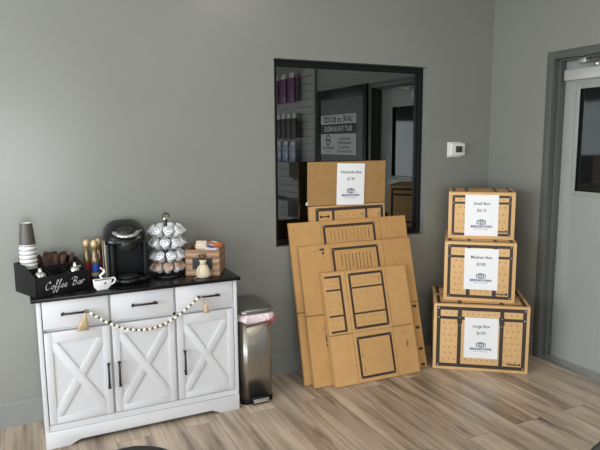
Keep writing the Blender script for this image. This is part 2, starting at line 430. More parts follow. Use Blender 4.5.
b.box(lx - .008, lx, gy1 + q, gy0 - q, gz0 - .004, gz0 + q, bev=.002).box(lx - .008, lx, gy1 + q, gy0 - q, gz1 - q, gz1 + .004, bev=.002)
struct(b.build('lite_frame', M['dleaf'], leaf))
struct(MB().box(lx + .016, lx + .022, gy1, gy0, gz0, gz1).build('lite_glass', M['dglass'], leaf, smooth=0))
b = MB()
b.box(lx - .050, lx - .001, -.40, -.086, 1.915, 1.985, bev=.004)
struct(b.build('door_closer', M['closer'], leaf))
b = MB()
b.box(.035, .075, -.255, -.195, DZ - .092, DZ - .0515, bev=.008)
b.tube([(.055, -.26, DZ - .085), (.03, -.40, DZ - .082), (-.01, -.52, DZ - .08)], .007, 8)
b.tube([(.055, -.24, DZ - .078), (.05, -.45, DZ - .074)], .005, 8)
b.lathe([(.018, -.018), (.018, .012)], 14, xf=T(.045, -.335, 2.0))
b.tube([(.045, -.335, 2.005), (0.0, -.46, 2.012)], .008, 8)
struct(b.build('closer_arm', M['alu'], leaf))
b = MB(); b.box(-.01, -.004, -W + .01, -W + .035, 1.88, 1.96, bev=.003); struct(b.build('contact_sensor', M['plastic'], d))
b = MB()
b.tube([(lx - .05, ly1 + .06, 1.0), (lx - .05, ly1 + .17, 1.0)], .011, 10).lathe([(.03, 0), (.03, .012), (.014, .02), (.014, .052)], 16, xf=T(lx, ly1 + .06, 1.0) @ RY(-PI / 2))
struct(b.build('door_handle', M['alu'], leaf))
b = MB()
b.prism([(-.01, 0), (.145, 0), (.145, .012), (.02, .012)], -W + .0505, -.0505)
b.box(.05, .056, -W + .0505, -.0505, .012, .016)
struct(b.build('threshold', M['alu'], d, smooth=0))

# door_2 : charcoal door further along the right wall (seen as a reflection in the window)
d2 = bpy.data.objects.new('door_2', None); COL.objects.link(d2); struct(d2); d2.location = (0, -1.545, 0)
b = MB(); b.box(-.03, -.001, -.07, 0, 0, 2.11, bev=.002).box(-.03, -.001, -1.08, -1.01, 0, 2.11, bev=.002).box(-.03, -.001, -1.01, -.07, 2.0, 2.11, bev=.002)
struct(b.build('door_frame', M['wframe'], d2))
b = MB(); b.box(-.02, -.001, -1.01, -.07, .008, 2.0); struct(b.build('door_leaf', M['charcoal'], d2, smooth=0))

# ------------------------------------------------------------------ sideboard
CX0, CX1, CY, CT = -3.206, -2.179, -.365, .783
sb = thing('sideboard', 'white farmhouse sideboard with black top, three drawers and three cross-braced doors', 'cabinet', ((CX0 + CX1) / 2, -.19, 0))
ox, oy = -(CX0 + CX1) / 2, .19
def X(x): return x + ox
def Yc(y): return y + oy
b = MB()
yb = -.02
b.box(X(CX0), X(CX0 + .02), Yc(CY), Yc(yb), 0, CT - .018, bev=.0015).box(X(CX1 - .02), X(CX1), Yc(CY), Yc(yb), 0, CT - .018, bev=.0015)
b.box(X(CX0 + .02), X(CX1 - .02), Yc(yb) - .008, Yc(yb), .001, CT - .018)
b.box(X(CX0 + .02), X(CX1 - .02), Yc(CY + .004), Yc(yb) - .008, .09, .122)
b.box(X(CX0 + .02), X(CX1 - .02), Yc(CY + .022), Yc(yb) - .008, .605, .620)
for xx in (-2.8655, -2.5315): b.box(X(xx - .008), X(xx + .008), Yc(CY + .022), Yc(yb) - .008, .122, CT - .018)
arch = [(CX0 + .0, 0), (CX0 + .115, 0), (CX0 + .135, .012), (CX0 + .165, .024), (CX1 - .165, .024), (CX1 - .135, .012), (CX1 - .115, 0), (CX1, 0), (CX1, .088), (CX0, .088)]
b.prism([(X(p[0]), p[1]) for p in arch], Yc(CY - .004), Yc(CY + .012), bev=.0015)
b.build('body', M['white'], sb)
b = MB(); b.box(X(CX0 - .024), X(CX1 + .018), Yc(CY - .018), Yc(-.016), CT - .018, CT, bev=.002); b.build('countertop', M['ctop'], sb)
cols = [(-3.182, -2.872), (-2.860, -2.537), (-2.525, -2.203)]
hx = [(-3.095, -2.975), (-2.757, -2.632), (-2.410, -2.292)]
def pull(p0, p1, out):
    m = MB(); a, c = Vector(p0), Vector(p1); o = Vector((0, -out, 0)); u = (c - a).normalized()
    m.tube([a + o, c + o], .0055, 8)
    for q_ in (a + u * .008, c - u * .008): m.tube([q_, q_ + o], .005, 8)
    for q_ in (a, c): m.tube([q_ + o - u * .004, q_ + o + u * .004], .008, 8)
    return m
for i, (x0, x1) in enumerate(cols):
    m = MB(); m.box(X(x0), X(x1), Yc(CY), Yc(CY + .02), .623, .762, bev=.002)
    dr = m.build('drawer', M['white'], sb)
    pull((X(hx[i][0]), Yc(CY), .697), (X(hx[i][1]), Yc(CY), .697), .028).build('handle', M['black'], dr)
    m = MB(); z0, z1 = .126, .603
    m.box(X(x0), X(x1), Yc(CY + .006), Yc(CY + .022), z0, z1)
    bw = .036; yy0, yy1 = Yc(CY), Yc(CY + .006)
    m.box(X(x0), X(x0 + bw), yy0, yy1, z0, z1, bev=.0012).box(X(x1 - bw), X(x1), yy0, yy1, z0, z1, bev=.0012)
    m.box(X(x0 + bw), X(x1 - bw), yy0, yy1, z0, z0 + bw, bev=.0012).box(X(x0 + bw), X(x1 - bw), yy0, yy1, z1 - bw - .018, z1, bev=.0012)
    ax0, ax1, az0, az1 = X(x0 + bw), X(x1 - bw), z0 + bw, z1 - bw - .018
    L_ = math.hypot(ax1 - ax0, az1 - az0); an = math.atan2(az1 - az0, ax1 - ax0); hw_ = .021
    for s_ in (1, -1):
        # diagonal with ends cut to the frame
        t_ = hw_ / math.sin(an); v_ = hw_ / math.cos(an)
        if s_ == 1: poly = [(ax0, az0), (ax0 + t_, az0), (ax1, az1 - v_), (ax1, az1), (ax1 - t_, az1), (ax0, az0 + v_)]
        else: poly = [(ax1, az0), (ax1, az0 + v_), (ax0 + t_, az1), (ax0, az1), (ax0, az1 - v_), (ax1 - t_, az0)]
        m.prism(poly, yy0 + (.0006 if s_ == 1 else .0002), yy1, bev=.0010)
    dd = m.build('door', M['white'], sb)
    hxx = [-2.890, -2.8365, -2.4905][i]
    pull((X(hxx), Yc(CY), .280), (X(hxx), Yc(CY), .407), .028).build('handle', M['black'], dd)

# ------------------------------------------------------------------ coffee-bar caddy on the sideboard
BA = math.radians(24); BO = Vector((-3.203, -.360, CT + .0006))
cb = thing('coffee_caddy', 'black wooden divided caddy with white Coffee Bar lettering on the sideboard', 'caddy', BO, (0, 0, BA))
BW, BD = .285, .222; bh, fh = .148, .098; th = .008
def side_poly(): return [(0, 0), (BD, 0), (BD, bh), (BD * .52, bh), (0.0, fh)]
for x0 in (0, BW - th):
    m = MB(); m.prism(side_poly(), 0, th, xf=T(x0 + th, 0, 0) @ RZ(PI / 2), bev=.001); m.build('side_panel', M['bwood'], cb)
m = MB(); m.box(th, BW - th, 0, th, 0, fh, bev=.001)
glyphs = {'C': (.60, [[(.62, .72), (.60, .88), (.45, .90), (.24, .68), (.13, .36), (.20, .08), (.38, .03), (.60, .22)], [(.62, .72), (.52, .74), (.56, .84)]]),
 'o': (.44, [[(.36, .40), (.20, .36), (.10, .18), (.20, .03), (.36, .14), (.38, .36), (.30, .40), (.40, .32), (.52, .34)]]),
 'f': (.34, [[(-.02, .10), (.20, .42), (.40, .86), (.34, 1.0), (.26, .86), (.12, .10), (-.02, -.36), (-.12, -.40), (-.10, -.26), (.12, .0), (.34, .18)]]),
 'e': (.36, [[(.02, .14), (.22, .22), (.32, .34), (.24, .42), (.12, .30), (.10, .10), (.20, .02), (.40, .18)]]),
 'B': (.66, [[(.40, .88), (.30, .55), (.18, .04)], [(.02, .70), (.12, .88), (.40, .96), (.62, .86), (.56, .64), (.32, .50), (.56, .44), (.58, .20), (.36, .02), (.08, .06)]]),
 'a': (.46, [[(.36, .38), (.22, .41), (.07, .20), (.11, .02), (.25, .10), (.38, .40)], [(.39, .42), (.33, .12), (.38, .02), (.50, .14)]]),
 'r': (.40, [[(-.02, .10), (.16, .48), (.13, .28), (.06, .02)], [(.11, .24), (.22, .40), (.34, .44), (.40, .36)]])}
gx = .044; sc = .0505; tz = .030
for ch in 'Coffee Bar':
    if ch == ' ': gx += .022; continue
    wd, sts = glyphs[ch]
    for st in sts: m.stroke([(gx + p[0] * sc * .92 + p[1] * sc * .10, tz + p[1] * sc * .85) for p in st], .0011, .0040, math.radians(40), -.0006, 1)
    gx += wd * sc * .95
m.build('front_panel', [M['bwood'], M['letter']], cb)
m = MB(); m.box(th, BW - th, BD - th, BD, 0, bh, bev=.001); m.build('back_panel', M['bwood'], cb)
m = MB(); m.box(th, BW - th, th, BD - th, .001, .008); m.build('bottom_panel', M['bwood'], cb)
ymid = BD * .52
m = MB(); m.box(th, BW - th, ymid - .003, ymid + .003, .008, .125); m.build('divider', M['bwood'], cb)
for x in (.098, .188):
    m = MB(); m.prism([(th, .008), (ymid - .003, .008), (ymid - .003, .122), (th, .090)], 0, .006, xf=T(x + .003, 0, 0) @ RZ(PI / 2)); m.build('divider', M['bwood'], cb)
m = MB(); m.box(.098 - .003, .098 + .003, ymid + .003, BD - th, .008, .135); m.build('divider', M['bwood'], cb)
def in_caddy(x, y, z): return Matrix.Translation(BO) @ RZ(BA) @ Vector((x, y, z))

# paper cups, upside down and nested, in the back left compartment
p = in_caddy(.052, .166, .009)
cup_mats = [M['cupdark'], M['cupwhite'], M['cupgrey']]
def cup_mesh():
    m = MB(); H = .128
    m.lathe([(.0400, 0), (.0425, .0), (.0425, .004), (.0402, .0045)], 28, 1)
    m.lathe([(.0402, .0045), (.0398, .010)], 28, 1, cap=False)
    m.lathe([(.0398, .010), (.0394, .0165)], 28, 2, cap=False)
    m.lathe([(.0394, .0165), (.0392, .020)], 28, 1, cap=False)
    m.lathe([(.0392, .020), (.0285, H - .002), (.0282, H)], 28, 0, cap=False)
    m.lathe([(.0282, H), (.0260, H), (.0255, H - .006), (.0, H - .006)][:3] + [(.001, H - .006)], 28, 1, cap=False)
    return m
words = ['lowest', 'second', 'third', 'fourth', 'fifth', 'sixth', 'seventh', 'eighth', 'ninth', 'tenth', 'topmost']
cup0 = None
ncup = 11
for k in range(ncup):
    z = p.z + k * .0214
    lab = {ncup - 1: 'taupe paper cup on top of the upside-down stack, its whole side showing'}.get(k, 'white-rimmed paper cup, %s under the taupe top cup of the stack' % ['', 'first', 'second', 'third', 'fourth', 'fifth', 'sixth', 'seventh', 'eighth', 'ninth', 'tenth'][ncup - 1 - k])
    if cup0 is None: o = cup0 = cup_mesh().build('paper_cup', cup_mats)
    else: o = cup0.copy(); COL.objects.link(o)
    o.location = (p.x, p.y, z); o.rotation_euler = (0, 0, k * .7); tag(o, lab, 'cup', 'paper cups stacked in the caddy')

# sugar jars with chrome pouring lids
def jar(pos, rz, label):
    t = thing('sugar_pourer', label, 'sugar jar', pos, (0, 0, rz), 'chrome-lidded sugar pourers in the caddy')
    MB().lathe([(.0275, 0), (.030, .004), (.030, .066), (.027, .074)], 24).build('glass_jar', M['sugar'], t)
    m = MB(); m.lathe([(.0295, .0745), (.0305, .076), (.0305, .086), (.027, .096), (.018, .104), (.010, .108), (.009, .124), (.0065, .127)], 24)
    m.build('pouring_lid', M['chrome'], t)
    MB().box(-.011, .011, -.033, -.021, .094, .099, bev=.002, xf=RX(.5) @ T(0, .04, .024)).build('flap', M['chrome'], t)
    return t
jar(in_caddy(.050, .048, .009), 0, 'chrome-topped sugar pourer in the left front slot of the black caddy')
jar(in_caddy(.235, .052, .009), .4, 'chrome-topped sugar pourer in the right front slot of the black caddy')

# brown sugar packets in the back right compartment
row = [('darker brown', 'packet'), ('lighter brown', 'packet2')]
mp0 = {}
for mk in ('packet', 'packet2'):
    mp0[mk] = None
npk = 27
for k in range(npk):
    u = (k % 9) / 8; r_ = k // 9
    x = .136 + u * .090; y = .138 + r_ * .028 + random.uniform(-.004, .004)
    mk = random.choice(['packet', 'packet', 'packet2'])
    pos = in_caddy(x, y, .012 + random.uniform(0, .022))
    if mp0[mk] is None:
        m = MB(); m.box(-.0105, .0105, -.003, .003, 0, .150, bev=.0018)
        for j in range(3): m.box(-.0105 + j * .0075, -.0055 + j * .0075, -.0012, .0012, .148, .156)
        o = mp0[mk] = m.build('sugar_packet', M[mk])
    else: o = mp0[mk].copy(); COL.objects.link(o)
    o.location = pos; o.rotation_euler = (random.uniform(-.10, .10), (u - .5) * .40 + random.uniform(-.14, .14), BA + random.uniform(-.5, .5))
    nth = ['leftmost', 'second from left', 'third from left', 'fourth from left', 'middle', 'fourth from right', 'third from right', 'second from right', 'rightmost'][k % 9]
    tag(o, 'brown paper packet standing in the black caddy, %s of the %s row' % (nth, ['front', 'middle', 'back'][r_]), 'packet', 'brown packets in the caddy')

# syrup bottles standing right of the caddy
def bottle(pos, glass, lab_mat, label, band=None, s=1.0):
    t = thing('syrup_bottle', label, 'bottle', pos, (0, 0, random.uniform(0, 3)), 'syrup bottles beside the caddy')
    MB().lathe([(.017 * s, 0), (.020 * s, .004), (.020 * s, .115), (.019 * s, .128), (.0155 * s, .145), (.0140 * s, .160), (.0125 * s, .192)], 20).build('body', glass, t)
    MB().lathe([(.0125, .1925), (.0165, .197), (.0185, .210), (.0165, .223), (.0100, .231), (.002, .233)], 20).build('cap', M['gold'], t)
    lb = MB().lathe([(.0204 * s, .030), (.0204 * s, .105)], 20, cap=False).build('label', lab_mat, t)
    if band: MB().lathe([(.0208 * s, .040), (.0208 * s, .056)], 20, cap=False).build('label_band', band, lb)
    return t
bottle((-2.937, -.100, CT + .0005), M['syrup2'], M['redlab'], 'gold-capped amber syrup bottle with red label, leftmost of the three')
bottle((-2.900, -.140, CT + .0005), M['syrup2'], M['bluelab'], 'gold-capped amber syrup bottle with blue label, in front of the others', M['yellowlab'], 1.1)
bottle((-2.872, -.085, CT + .0005), M['syrup'], M['redlab'], 'dark amber syrup bottle with gold cap behind the blue-labelled bottle')

# mug-shaped wooden sign
ms = thing('mug_sign', 'flat white wooden sign shaped like a steaming coffee mug', 'sign', (-2.888, -.330, CT + .0005), (0, 0, .18))
m = MB()
m.prism([(-.030, 0), (.022, 0), (.040, .018), (.047, .060), (-.050, .060), (-.046, .022)], -.005, .005, bev=.002)
hp = [(.036, .050), (.055, .056), (.064, .046), (.056, .030), (.036, .022)]
m.tube([(q_[0], 0, q_[1]) for q_ in catmull(hp, 5)], .0050, 8)
m.strip(-.044, .040, .052, .057, -.0056, 1)
m.disc(.010, .034, .0055, 10, -.0056, 1)
m.build('mug', [M['cupwhite'], M['ink']], ms)
m = MB(); m.tube([(q_[0], 0, q_[1]) for q_ in catmull([(.000, .060), (-.012, .074), (.002, .086), (.010, .098), (-.004, .112), (-.008, .118)], 5)], [.010] * 10 + [.011] * 8 + [.008] * 8, 8, flat=.5)
m.bm.verts.ensure_lookup_table(); m.build('steam', M['cupwhite'], ms)

# ------------------------------------------------------------------ single-serve coffee machine
kx, ky = -2.742, -.155
km = thing('coffee_maker', 'black single-serve coffee maker with silver lid ring', 'coffee maker', (kx, ky, CT + .0006), (0, 0, -.06)); km.scale = (1.08, 1.08, .985)
m = MB()
m.superell((0, 0, .004), (.108, .108, .030), .25, .45, 40, 10, z0=0)
m.superell((0, -.060, .004), (.060, .075, .030), .3, .8, 40, 10, z0=0)
m.build('base', M['kbody'], km)
m = MB(); m.lathe([(.050, .0345), (.050, .040)], 28, xf=T(0, -.070, 0))
for k in range(7): m.box(-.042, .042, -.070 - .036 + k * .012 - .002, -.070 - .036 + k * .012 + .002, .040, .0415)
m.build('drip_tray', M['kgrey'], km)
m = MB()
m.box(-.060, .100, -.020, .100, .034, .235, bev=.012, seg=3)
m.box(-.080, -.055, -.090, .090, .034, .235, bev=.010, seg=3).box(.078, .104, -.080, .090, .034, .235, bev=.010, seg=3)
m.build('column', M['kmatte'], km)
m = MB(); m.box(-.112, -.082, -.070, .095, .030, .245, bev=.012, seg=3); wt = m.build('water_tank', M['tank'], km)
m = MB(); m.box(-.1135, -.1125, -.072, -.069, .034, .24).tube([(-.098, -.0712, .03), (-.100, -.0712, .12), (-.104, -.0712, .24)], .0018, 6); m.build('tank_seam_glint', M['rope'], wt)  # pale strip and thread draw the light reflected along the tank seam
def headf(q_):
    k = 1 - max(0, q_.z) * 1.2
    return Vector((q_.x, q_.y * k, q_.z * (1 + .35 * (q_.y / .12) * (1 if q_.z > 0 else 0))))
m = MB(); m.superell((0, -.005, .228), (.110, .114, .100), .80, .62, 44, 18, z0=-.05, fn=headf); hd = m.build('head', M['kbody'], km)
m = MB(); m.superell((.0, -.066, .262), (.052, .050, .046), .7, .9, 32, 12, z0=0); m.build('lid', M['kgrey'], hd)
# silver U-shaped handle ring round the front of the lid
m = MB(); arc = []
for k in range(25):
    a = PI + PI * k / 24
    arc.append((.054 * math.cos(a), -.074 + .056 * math.sin(a), .262 - .004 * math.sin(a) + .018 * abs(math.cos(a)) ** 3))
m.tube(arc, .0135, 10, flat=.7)
m.build('lid_handle', M['silver'], hd)
m = MB(); m.lathe([(.036, .176), (.042, .184), (.050, .212), (.053, .246)], 28, xf=T(0, -.074, 0)); m.build('brew_head', M['kgrey'], hd)
m = MB()
for k in range(3): m.lathe([(.005, 0), (.005, .003)], 12, xf=T(.072, -.078 + k * .013, .283 + k * .002) @ RX(.2))
m.build('button', M['silver'], hd)

# ------------------------------------------------------------------ pod carousel with pods
cpx, cpy = -2.512, -.150
cz = CT + .0006
ca = thing('pod_carousel', 'black wire four-tier carousel stand holding coffee pods', 'carousel', (cpx, cpy, cz))
m = MB(); m.lathe([(.080, 0), (.082, .004), (.078, .010), (.02, .014)], 36); m.build('base', M['black'], ca)
m = MB(); m.tube([(0, 0, .012), (0, 0, .318)], .0055, 10); m.build('pole', M['black'], ca)
m = MB(); ring = [(.018 * math.cos(a), 0, .336 + .018 * math.sin(a)) for a in [2 * PI * k / 20 for k in range(20)]]
m.tube(ring, .0045, 8, closed=True); m.build('top_ring', M['bronze'], ca)
m = MB(); m.box(-.018, .022, -.008, .004, .318, .330, bev=.002); m.build('ring_tag', M['chrome'], ca)
tiers = [.258, .190, .116, .054]     # pod centre heights
NP = 9; tilt = math.radians(46); RR = .080
for tz_ in tiers:
    m = MB()
    m.tube([(.056 * math.cos(a), .056 * math.sin(a), tz_ - .020) for a in [2 * PI * k / 28 for k in range(28)]], .0018, 6, closed=True)
    for k in range(NP):
        a = 2 * PI * (k + .5) / NP - PI / 2
        m.tube([(0, 0, tz_ - .022), (.056 * math.cos(a), .056 * math.sin(a), tz_ - .020), (.088 * math.cos(a), .088 * math.sin(a), tz_ + .016)], .0016, 6)
    m.lathe([(.012, tz_ - .026), (.012, tz_ - .018)], 12)
    m.build('tier', M['black'], ca)
def pod_parts(lidm, prm):
    r = bpy.data.objects.new('coffee_pod', None); COL.objects.link(r); r.empty_display_size = .02
    MB().lathe([(.0160, -.022), (.0182, -.021), (.0215, .014), (.0225, .018)], 20).build('cup', M['podcup'], r)
    m = MB(); m.lathe([(.0255, .0182), (.0257, .0192), (.0250, .0202)], 24)
    xfm = T(0, 0, .0206) @ RX(-PI / 2)
    n = 20
    for k in range(n):
        if k % 10 in (7, 8): continue
        a0, a1 = 2 * PI * k / n, 2 * PI * (k + 1) / n
        f_ = lambda rr, a: Vector((rr * math.cos(a), rr * math.sin(a), .0205))
        m.quad(f_(.0160, a0), f_(.0205, a0), f_(.0205, a1), f_(.0160, a1), 1)
    for k, ww in enumerate((.016, .020, .012)):
        y = .005 - k * .006
        m.quad(Vector((-ww / 2, y, .0205)), Vector((ww / 2, y, .0205)), Vector((ww / 2, y + .003, .0205)), Vector((-ww / 2, y + .003, .0205)), 1)
    m.build('lid', [M[lidm], M[prm]], r)
    return r
pw = pod_parts('podlid', 'podprint'); pt_ = pod_parts('podtan', 'podbrown'); used = {}
tname = ['top', 'second', 'third', 'bottom']
fpos = ['far left', 'left of centre', 'front centre', 'right of centre', 'far right', 'back right', 'rear, right of the pole', 'rear, left of the pole', 'back left']
view = math.atan2(-3.37 - cpy, -3.23 - cpx)
toff = [.10, -.12, .22, .02]
for ti, tz_ in enumerate(tiers):
    for k in range(NP):
        a = view + toff[ti] + (k - 2) * 2 * PI / NP
        src = pt_ if ti == 3 else pw
        if src.name not in used: o = src; used[src.name] = 1
        else: o = copy_tree(src)
        o.scale = (1.09, 1.09, 1.05); o.location = (cpx + RR * math.cos(a), cpy + RR * math.sin(a), cz + tz_)
        # lid axis (local z) points outward and up
        ax = Vector((math.cos(a) * math.cos(tilt), math.sin(a) * math.cos(tilt), math.sin(tilt)))
        tx = Vector((-math.sin(a), math.cos(a), 0)); ty = ax.cross(tx)
        o.rotation_euler = Matrix((tx, ty, ax)).transposed().to_euler()
        tag(o, '%s coffee pod at the %s of the carousel\'s %s tier' % ('tan-lidded' if ti == 3 else 'white-lidded', fpos[k], tname[ti]), 'coffee pod', 'coffee pods on the carousel')

# ------------------------------------------------------------------ wooden snack crate
CRA = math.radians(-27); CRO = Vector((-2.430, -.226, CT + .0006))
cr = thing('snack_crate', 'rustic brown wooden crate with small chalkboard front on the sideboard', 'crate', CRO, (0, 0, CRA))
cw, cd, chh, ct = .192, .205, .150, .010
m = MB()
for k in range(3): m.box(0, cw, 0, ct, k * .050 + .0005, k * .050 + .0495, bev=.001)
fp = m.build('front_panel', M['crate'], cr)
MB().box(.040, .152, -.004, -.0002, .042, .104, bev=.001).build('chalkboard', M['slate'], fp)
m = MB()
m.box(.072, .118, -.003, -.0002, .116, .134, bev=.001).tube([(.078, -.003, .118), (.080, -.010, .110), (.112, -.010, .110), (.114, -.003, .118)], .003, 8)
m.build('label_holder', M['bronze'], fp)
m = MB()
for k in range(3): m.box(0, cw, cd - ct, cd, k * .050 + .0005, k * .050 + .0495, bev=.001)
m.build('back_panel', M['crate'], cr)
for x0 in (0, cw - ct):
    m = MB()
    for k in range(3): m.box(x0, x0 + ct, ct + .0005, cd - ct - .0005, k * .050 + .0005, k * .050 + .0495, bev=.001)
    m.build('side_panel', M['crate'], cr)
MB().box(ct, cw - ct, ct, cd - ct, .001, .008).build('bottom_panel', M['crate'], cr)
def in_crate(x, y, z): return Matrix.Translation(CRO) @ RZ(CRA) @ Vector((x, y, z))
t = thing('paper_bag', 'small cream paper bag with folded top poking out of the wooden crate', 'bag', in_crate(.082, .062, .010), (0, 0, CRA))
m = MB(); m.superell((0, 0, .085), (.036, .026, .088), .35, .5, 24, 14, fn=lambda q_: Vector((q_.x * (1 + .08 * math.sin(q_.z * 90)), q_.y * (1 + .12 * math.sin(q_.z * 70 + 1)), q_.z)))
m.build('bag_body', M['kraftbag'], t)
MB().box(-.030, .030, -.008, .008, .166, .182, bev=.003).build('folded_top', M['kraftbag'], t)
# snack packets lying across the crate
def snack(x, y, z, rx, ry, rz, mats, label, s=(.055, .038, .013)):
    m = MB()
    m.superell((0, 0, 0), s, .75, .55, 24, 10, z0=-1, fn=lambda q_: Vector((q_.x, q_.y, q_.z * (1 + .25 * math.sin(q_.x * 120) * math.cos(q_.y * 150)))))
    m.box(-s[0] - .008, -s[0] + .004, -s[1] * .9, s[1] * .9, -.001, .001).box(s[0] - .004, s[0] + .008, -s[1] * .9, s[1] * .9, -.001, .001)
    if len(mats) > 1:
        m.disc(0, 0, .020, 14, 0, 1, xf=T(.005, 0, s[2] * 1.22) @ RX(-PI / 2), rz=.013)
    o = m.build('snack_packet', mats, loc=in_crate(x, y, z), rot=(rx, ry, CRA + rz))
    return tag(o, label, 'snack packet', 'snack packets in the crate')
snack(.142, .034, .147, .25, .0, .1, [M['wrapwhite'], M['wrapblue']], 'white snack packet nearest the front corner of the wooden crate', (.030, .020, .011))
snack(.128, .080, .152, .2, .12, .3, [M['wrapblue'], M['wrapwhite']], 'blue and white snack packet in the middle of the wooden crate', (.032, .020, .012))
snack(.138, .135, .158, .15, .10, -.1, [M['orange'], M['wrapwhite']], 'orange snack packet leaning over the back of the wooden crate', (.040, .032, .013))
snack(.160, .098, .146, .1, .25, 1.3, [M['orange']], 'orange snack packet along the right side of the wooden crate', (.044, .018, .013))
snack(.066, .145, .148, .1, -.1, .2, [M['orange']], 'orange snack packet behind the cream paper bag', (.038, .028, .012))

# burlap pouch in front of the crate
t = thing('burlap_pouch', 'cream burlap drawstring pouch leaning on the wooden crate front', 'pouch', (-2.353, -.305, CT + .0006), (0, 0, -.30))
m = MB()
m.lathe([(.024, 0), (.034, .004), (.037, .020), (.034, .045), (.026, .064), (.015, .074), (.0135, .078), (.017, .088), (.021, .098), (.019, .099)], 26,
        fn=lambda a, z: (1 + .05 * math.cos(3 * a + z * 60) + .10 * (z > .07) * math.cos(7 * a)))
for v in m.bm.verts: v.co.y *= .62
bd = m.build('pouch_body', M['burlap'], t)
m = MB(); m.tube([(.0150 * math.cos(a), .0105 * math.sin(a), .0765) for a in [2 * PI * k / 18 for k in range(18)]], .0022, 6, closed=True)
m.tube(catmull([(.014, -.004, .077), (.028, -.012, .066), (.034, -.018, .040), (.040, -.020, .012)], 5), .0016, 6)
m.tube(catmull([(-.012, -.006, .077), (-.024, -.018, .050), (-.030, -.024, .016), (-.046, -.026, .003)], 5), .0016, 6)
m.build('drawstring', M['rope'], t)

# ------------------------------------------------------------------ bead garland draped on the drawer pulls
g = thing('bead_garland', 'cream and dark brown bead garland with jute tassels draped across the drawers', 'garland', (-2.69, CY - .03, .70))
gA, gB, sag = Vector((-2.966, CY - .037, .694)), Vector((-2.405, CY - .037, .706)), .140
N = 400; pts = []
for i in range(N + 1):
    u = i / N; q_ = gA.lerp(gB, u); q_.z -= sag * (1 - (2 * u - 1) ** 2) * (.93 + .07 * (1 - (2 * u - 1) ** 2)); q_.y += .012 * math.sin(PI * u); pts.append(q_)
loc = Vector(g.location)
m = MB(); m.tube([q_ - loc for q_ in pts[::8]], .0012, 6); m.build('string', M['rope'], g)
acc = 0; pos_list = []; seq = [.0185, .0092]; need = .010; kind = 0
for a_, c_ in zip(pts, pts[1:]):
    acc += (c_ - a_).length
    if acc >= need:
        pos_list.append((c_.copy(), kind, (c_ - a_).normalized())); kind ^= 1
        acc = 0; need = (seq[0] + seq[1]) / 2
bw0 = bb0 = None
for q_, kd, tv in pos_list:
    src = bw0 if kd == 0 else bb0
    if src is None:
        m = MB(); r_ = .0092 if kd == 0 else .0066
        m.superell((0, 0, 0), (r_, r_, r_ * (.98 if kd == 0 else .70)), 1, 1, 14, 8)
        o = m.build('bead', M['beadw'] if kd == 0 else M['beadb'], g)
        o['label'] = 'cream wooden bead' if kd == 0 else 'dark brown wooden bead'
        if kd == 0: bw0 = o
        else: bb0 = o
    else: o = src.copy(); COL.objects.link(o); o.parent = g
    o.location = q_ - loc; o.rotation_euler = tv.to_track_quat('Z', 'Y').to_euler()
def tassel(top, L_, wid, lean):
    m = MB(); n = 14
    for i in range(n):
        for ring_ in (1.0, .5):
            a = 2 * PI * i / n + ring_
            m.tube([(.004 * math.cos(a), .004 * math.sin(a), -.018), (wid * .7 * ring_ * math.cos(a) + lean * .5, wid * .4 * ring_ * math.sin(a), -L_ * .6), (wid * ring_ * math.cos(a) + lean, wid * .45 * ring_ * math.sin(a), -L_ + random.uniform(0, .006))], [.0030, .0036, .0030], 5)
    m.lathe([(.0065, -.026), (.008, -.018), (.0075, -.006), (.003, 0)], 12)
    o = m.build('tassel', M['rope'], g); o.location = Vector(top) - loc; return o
tassel((-2.990, CY - .040, .694), .090, .026, -.014)
MB().tube([(q_[0] - loc.x, q_[1] - loc.y, q_[2] - loc.z) for q_ in catmull([(-2.974, CY - .037, .696), (-2.982, CY - .040, .706), (-2.990, CY - .040, .694)], 5)], .0018, 6).build('loop', M['rope'], g)
tassel((-2.372, CY - .040, .660), .052, .013, .004)
MB().tube([(q_[0] - loc.x, q_[1] - loc.y, q_[2] - loc.z) for q_ in catmull([(-2.400, CY - .037, .706), (-2.385, CY - .040, .690), (-2.352, CY - .040, .672), (-2.346, CY - .040, .640), (-2.362, CY - .040, .618), (-2.388, CY - .040, .640), (-2.392, CY - .040, .678), (-2.372, CY - .040, .660)], 5)], .0032, 6).build('loop', M['rope'], g)

# ------------------------------------------------------------------ pedal bin
TX0, TX1, TY0, TY1, TH = -2.152, -1.948, -.345, -.050, .500
tb = thing('pedal_bin', 'slim stainless steel pedal bin on the floor right of the sideboard', 'trash can', ((TX0 + TX1) / 2, (TY0 + TY1) / 2, 0))
hx_, hy_ = (TX1 - TX0) / 2, (TY1 - TY0) / 2
def rrect(hx, hy, r, n=6):
    out = []
    for cx_, cy_, a0 in ((hx - r, hy - r, 0), (-hx + r, hy - r, PI / 2), (-hx + r, -hy + r, PI), (hx - r, -hy + r, 3 * PI / 2)):
        for k in range(n + 1):
            a = a0 + PI / 2 * k / n; out.append((cx_ + r * math.cos(a), cy_ + r * math.sin(a)))
    return out
def loft(m, secs, mt=0, cap=True):
    rings = [[m.bm.verts.new((x, y, z + (zf(x, y) if zf else 0))) for x, y in poly] for poly, z, zf in secs]
    n = len(rings[0])
    for a, c in zip(rings, rings[1:]):
        for i in range(n):
            j = (i + 1) % n; f = m.bm.faces.new((a[i], a[j], c[j], c[i])); f.material_index = mt
    if cap:
        m.bm.faces.new(rings[0][::-1]).material_index = mt; m.bm.faces.new(rings[-1]).material_index = mt
    return m
m = MB(); loft(m, [(rrect(hx_ - .003, hy_ - .003, .040), .0245, None), (rrect(hx_ - .003, hy_ - .003, .040), TH, None)]); m.build('body', M['steel'], tb)
m = MB(); loft(m, [(rrect(hx_, hy_, .042), 0, None), (rrect(hx_, hy_, .042), .024, None)]); m.build('base', M['kmatte'], tb)
m = MB(); sl = lambda x, y: .012 * (y / hy_)
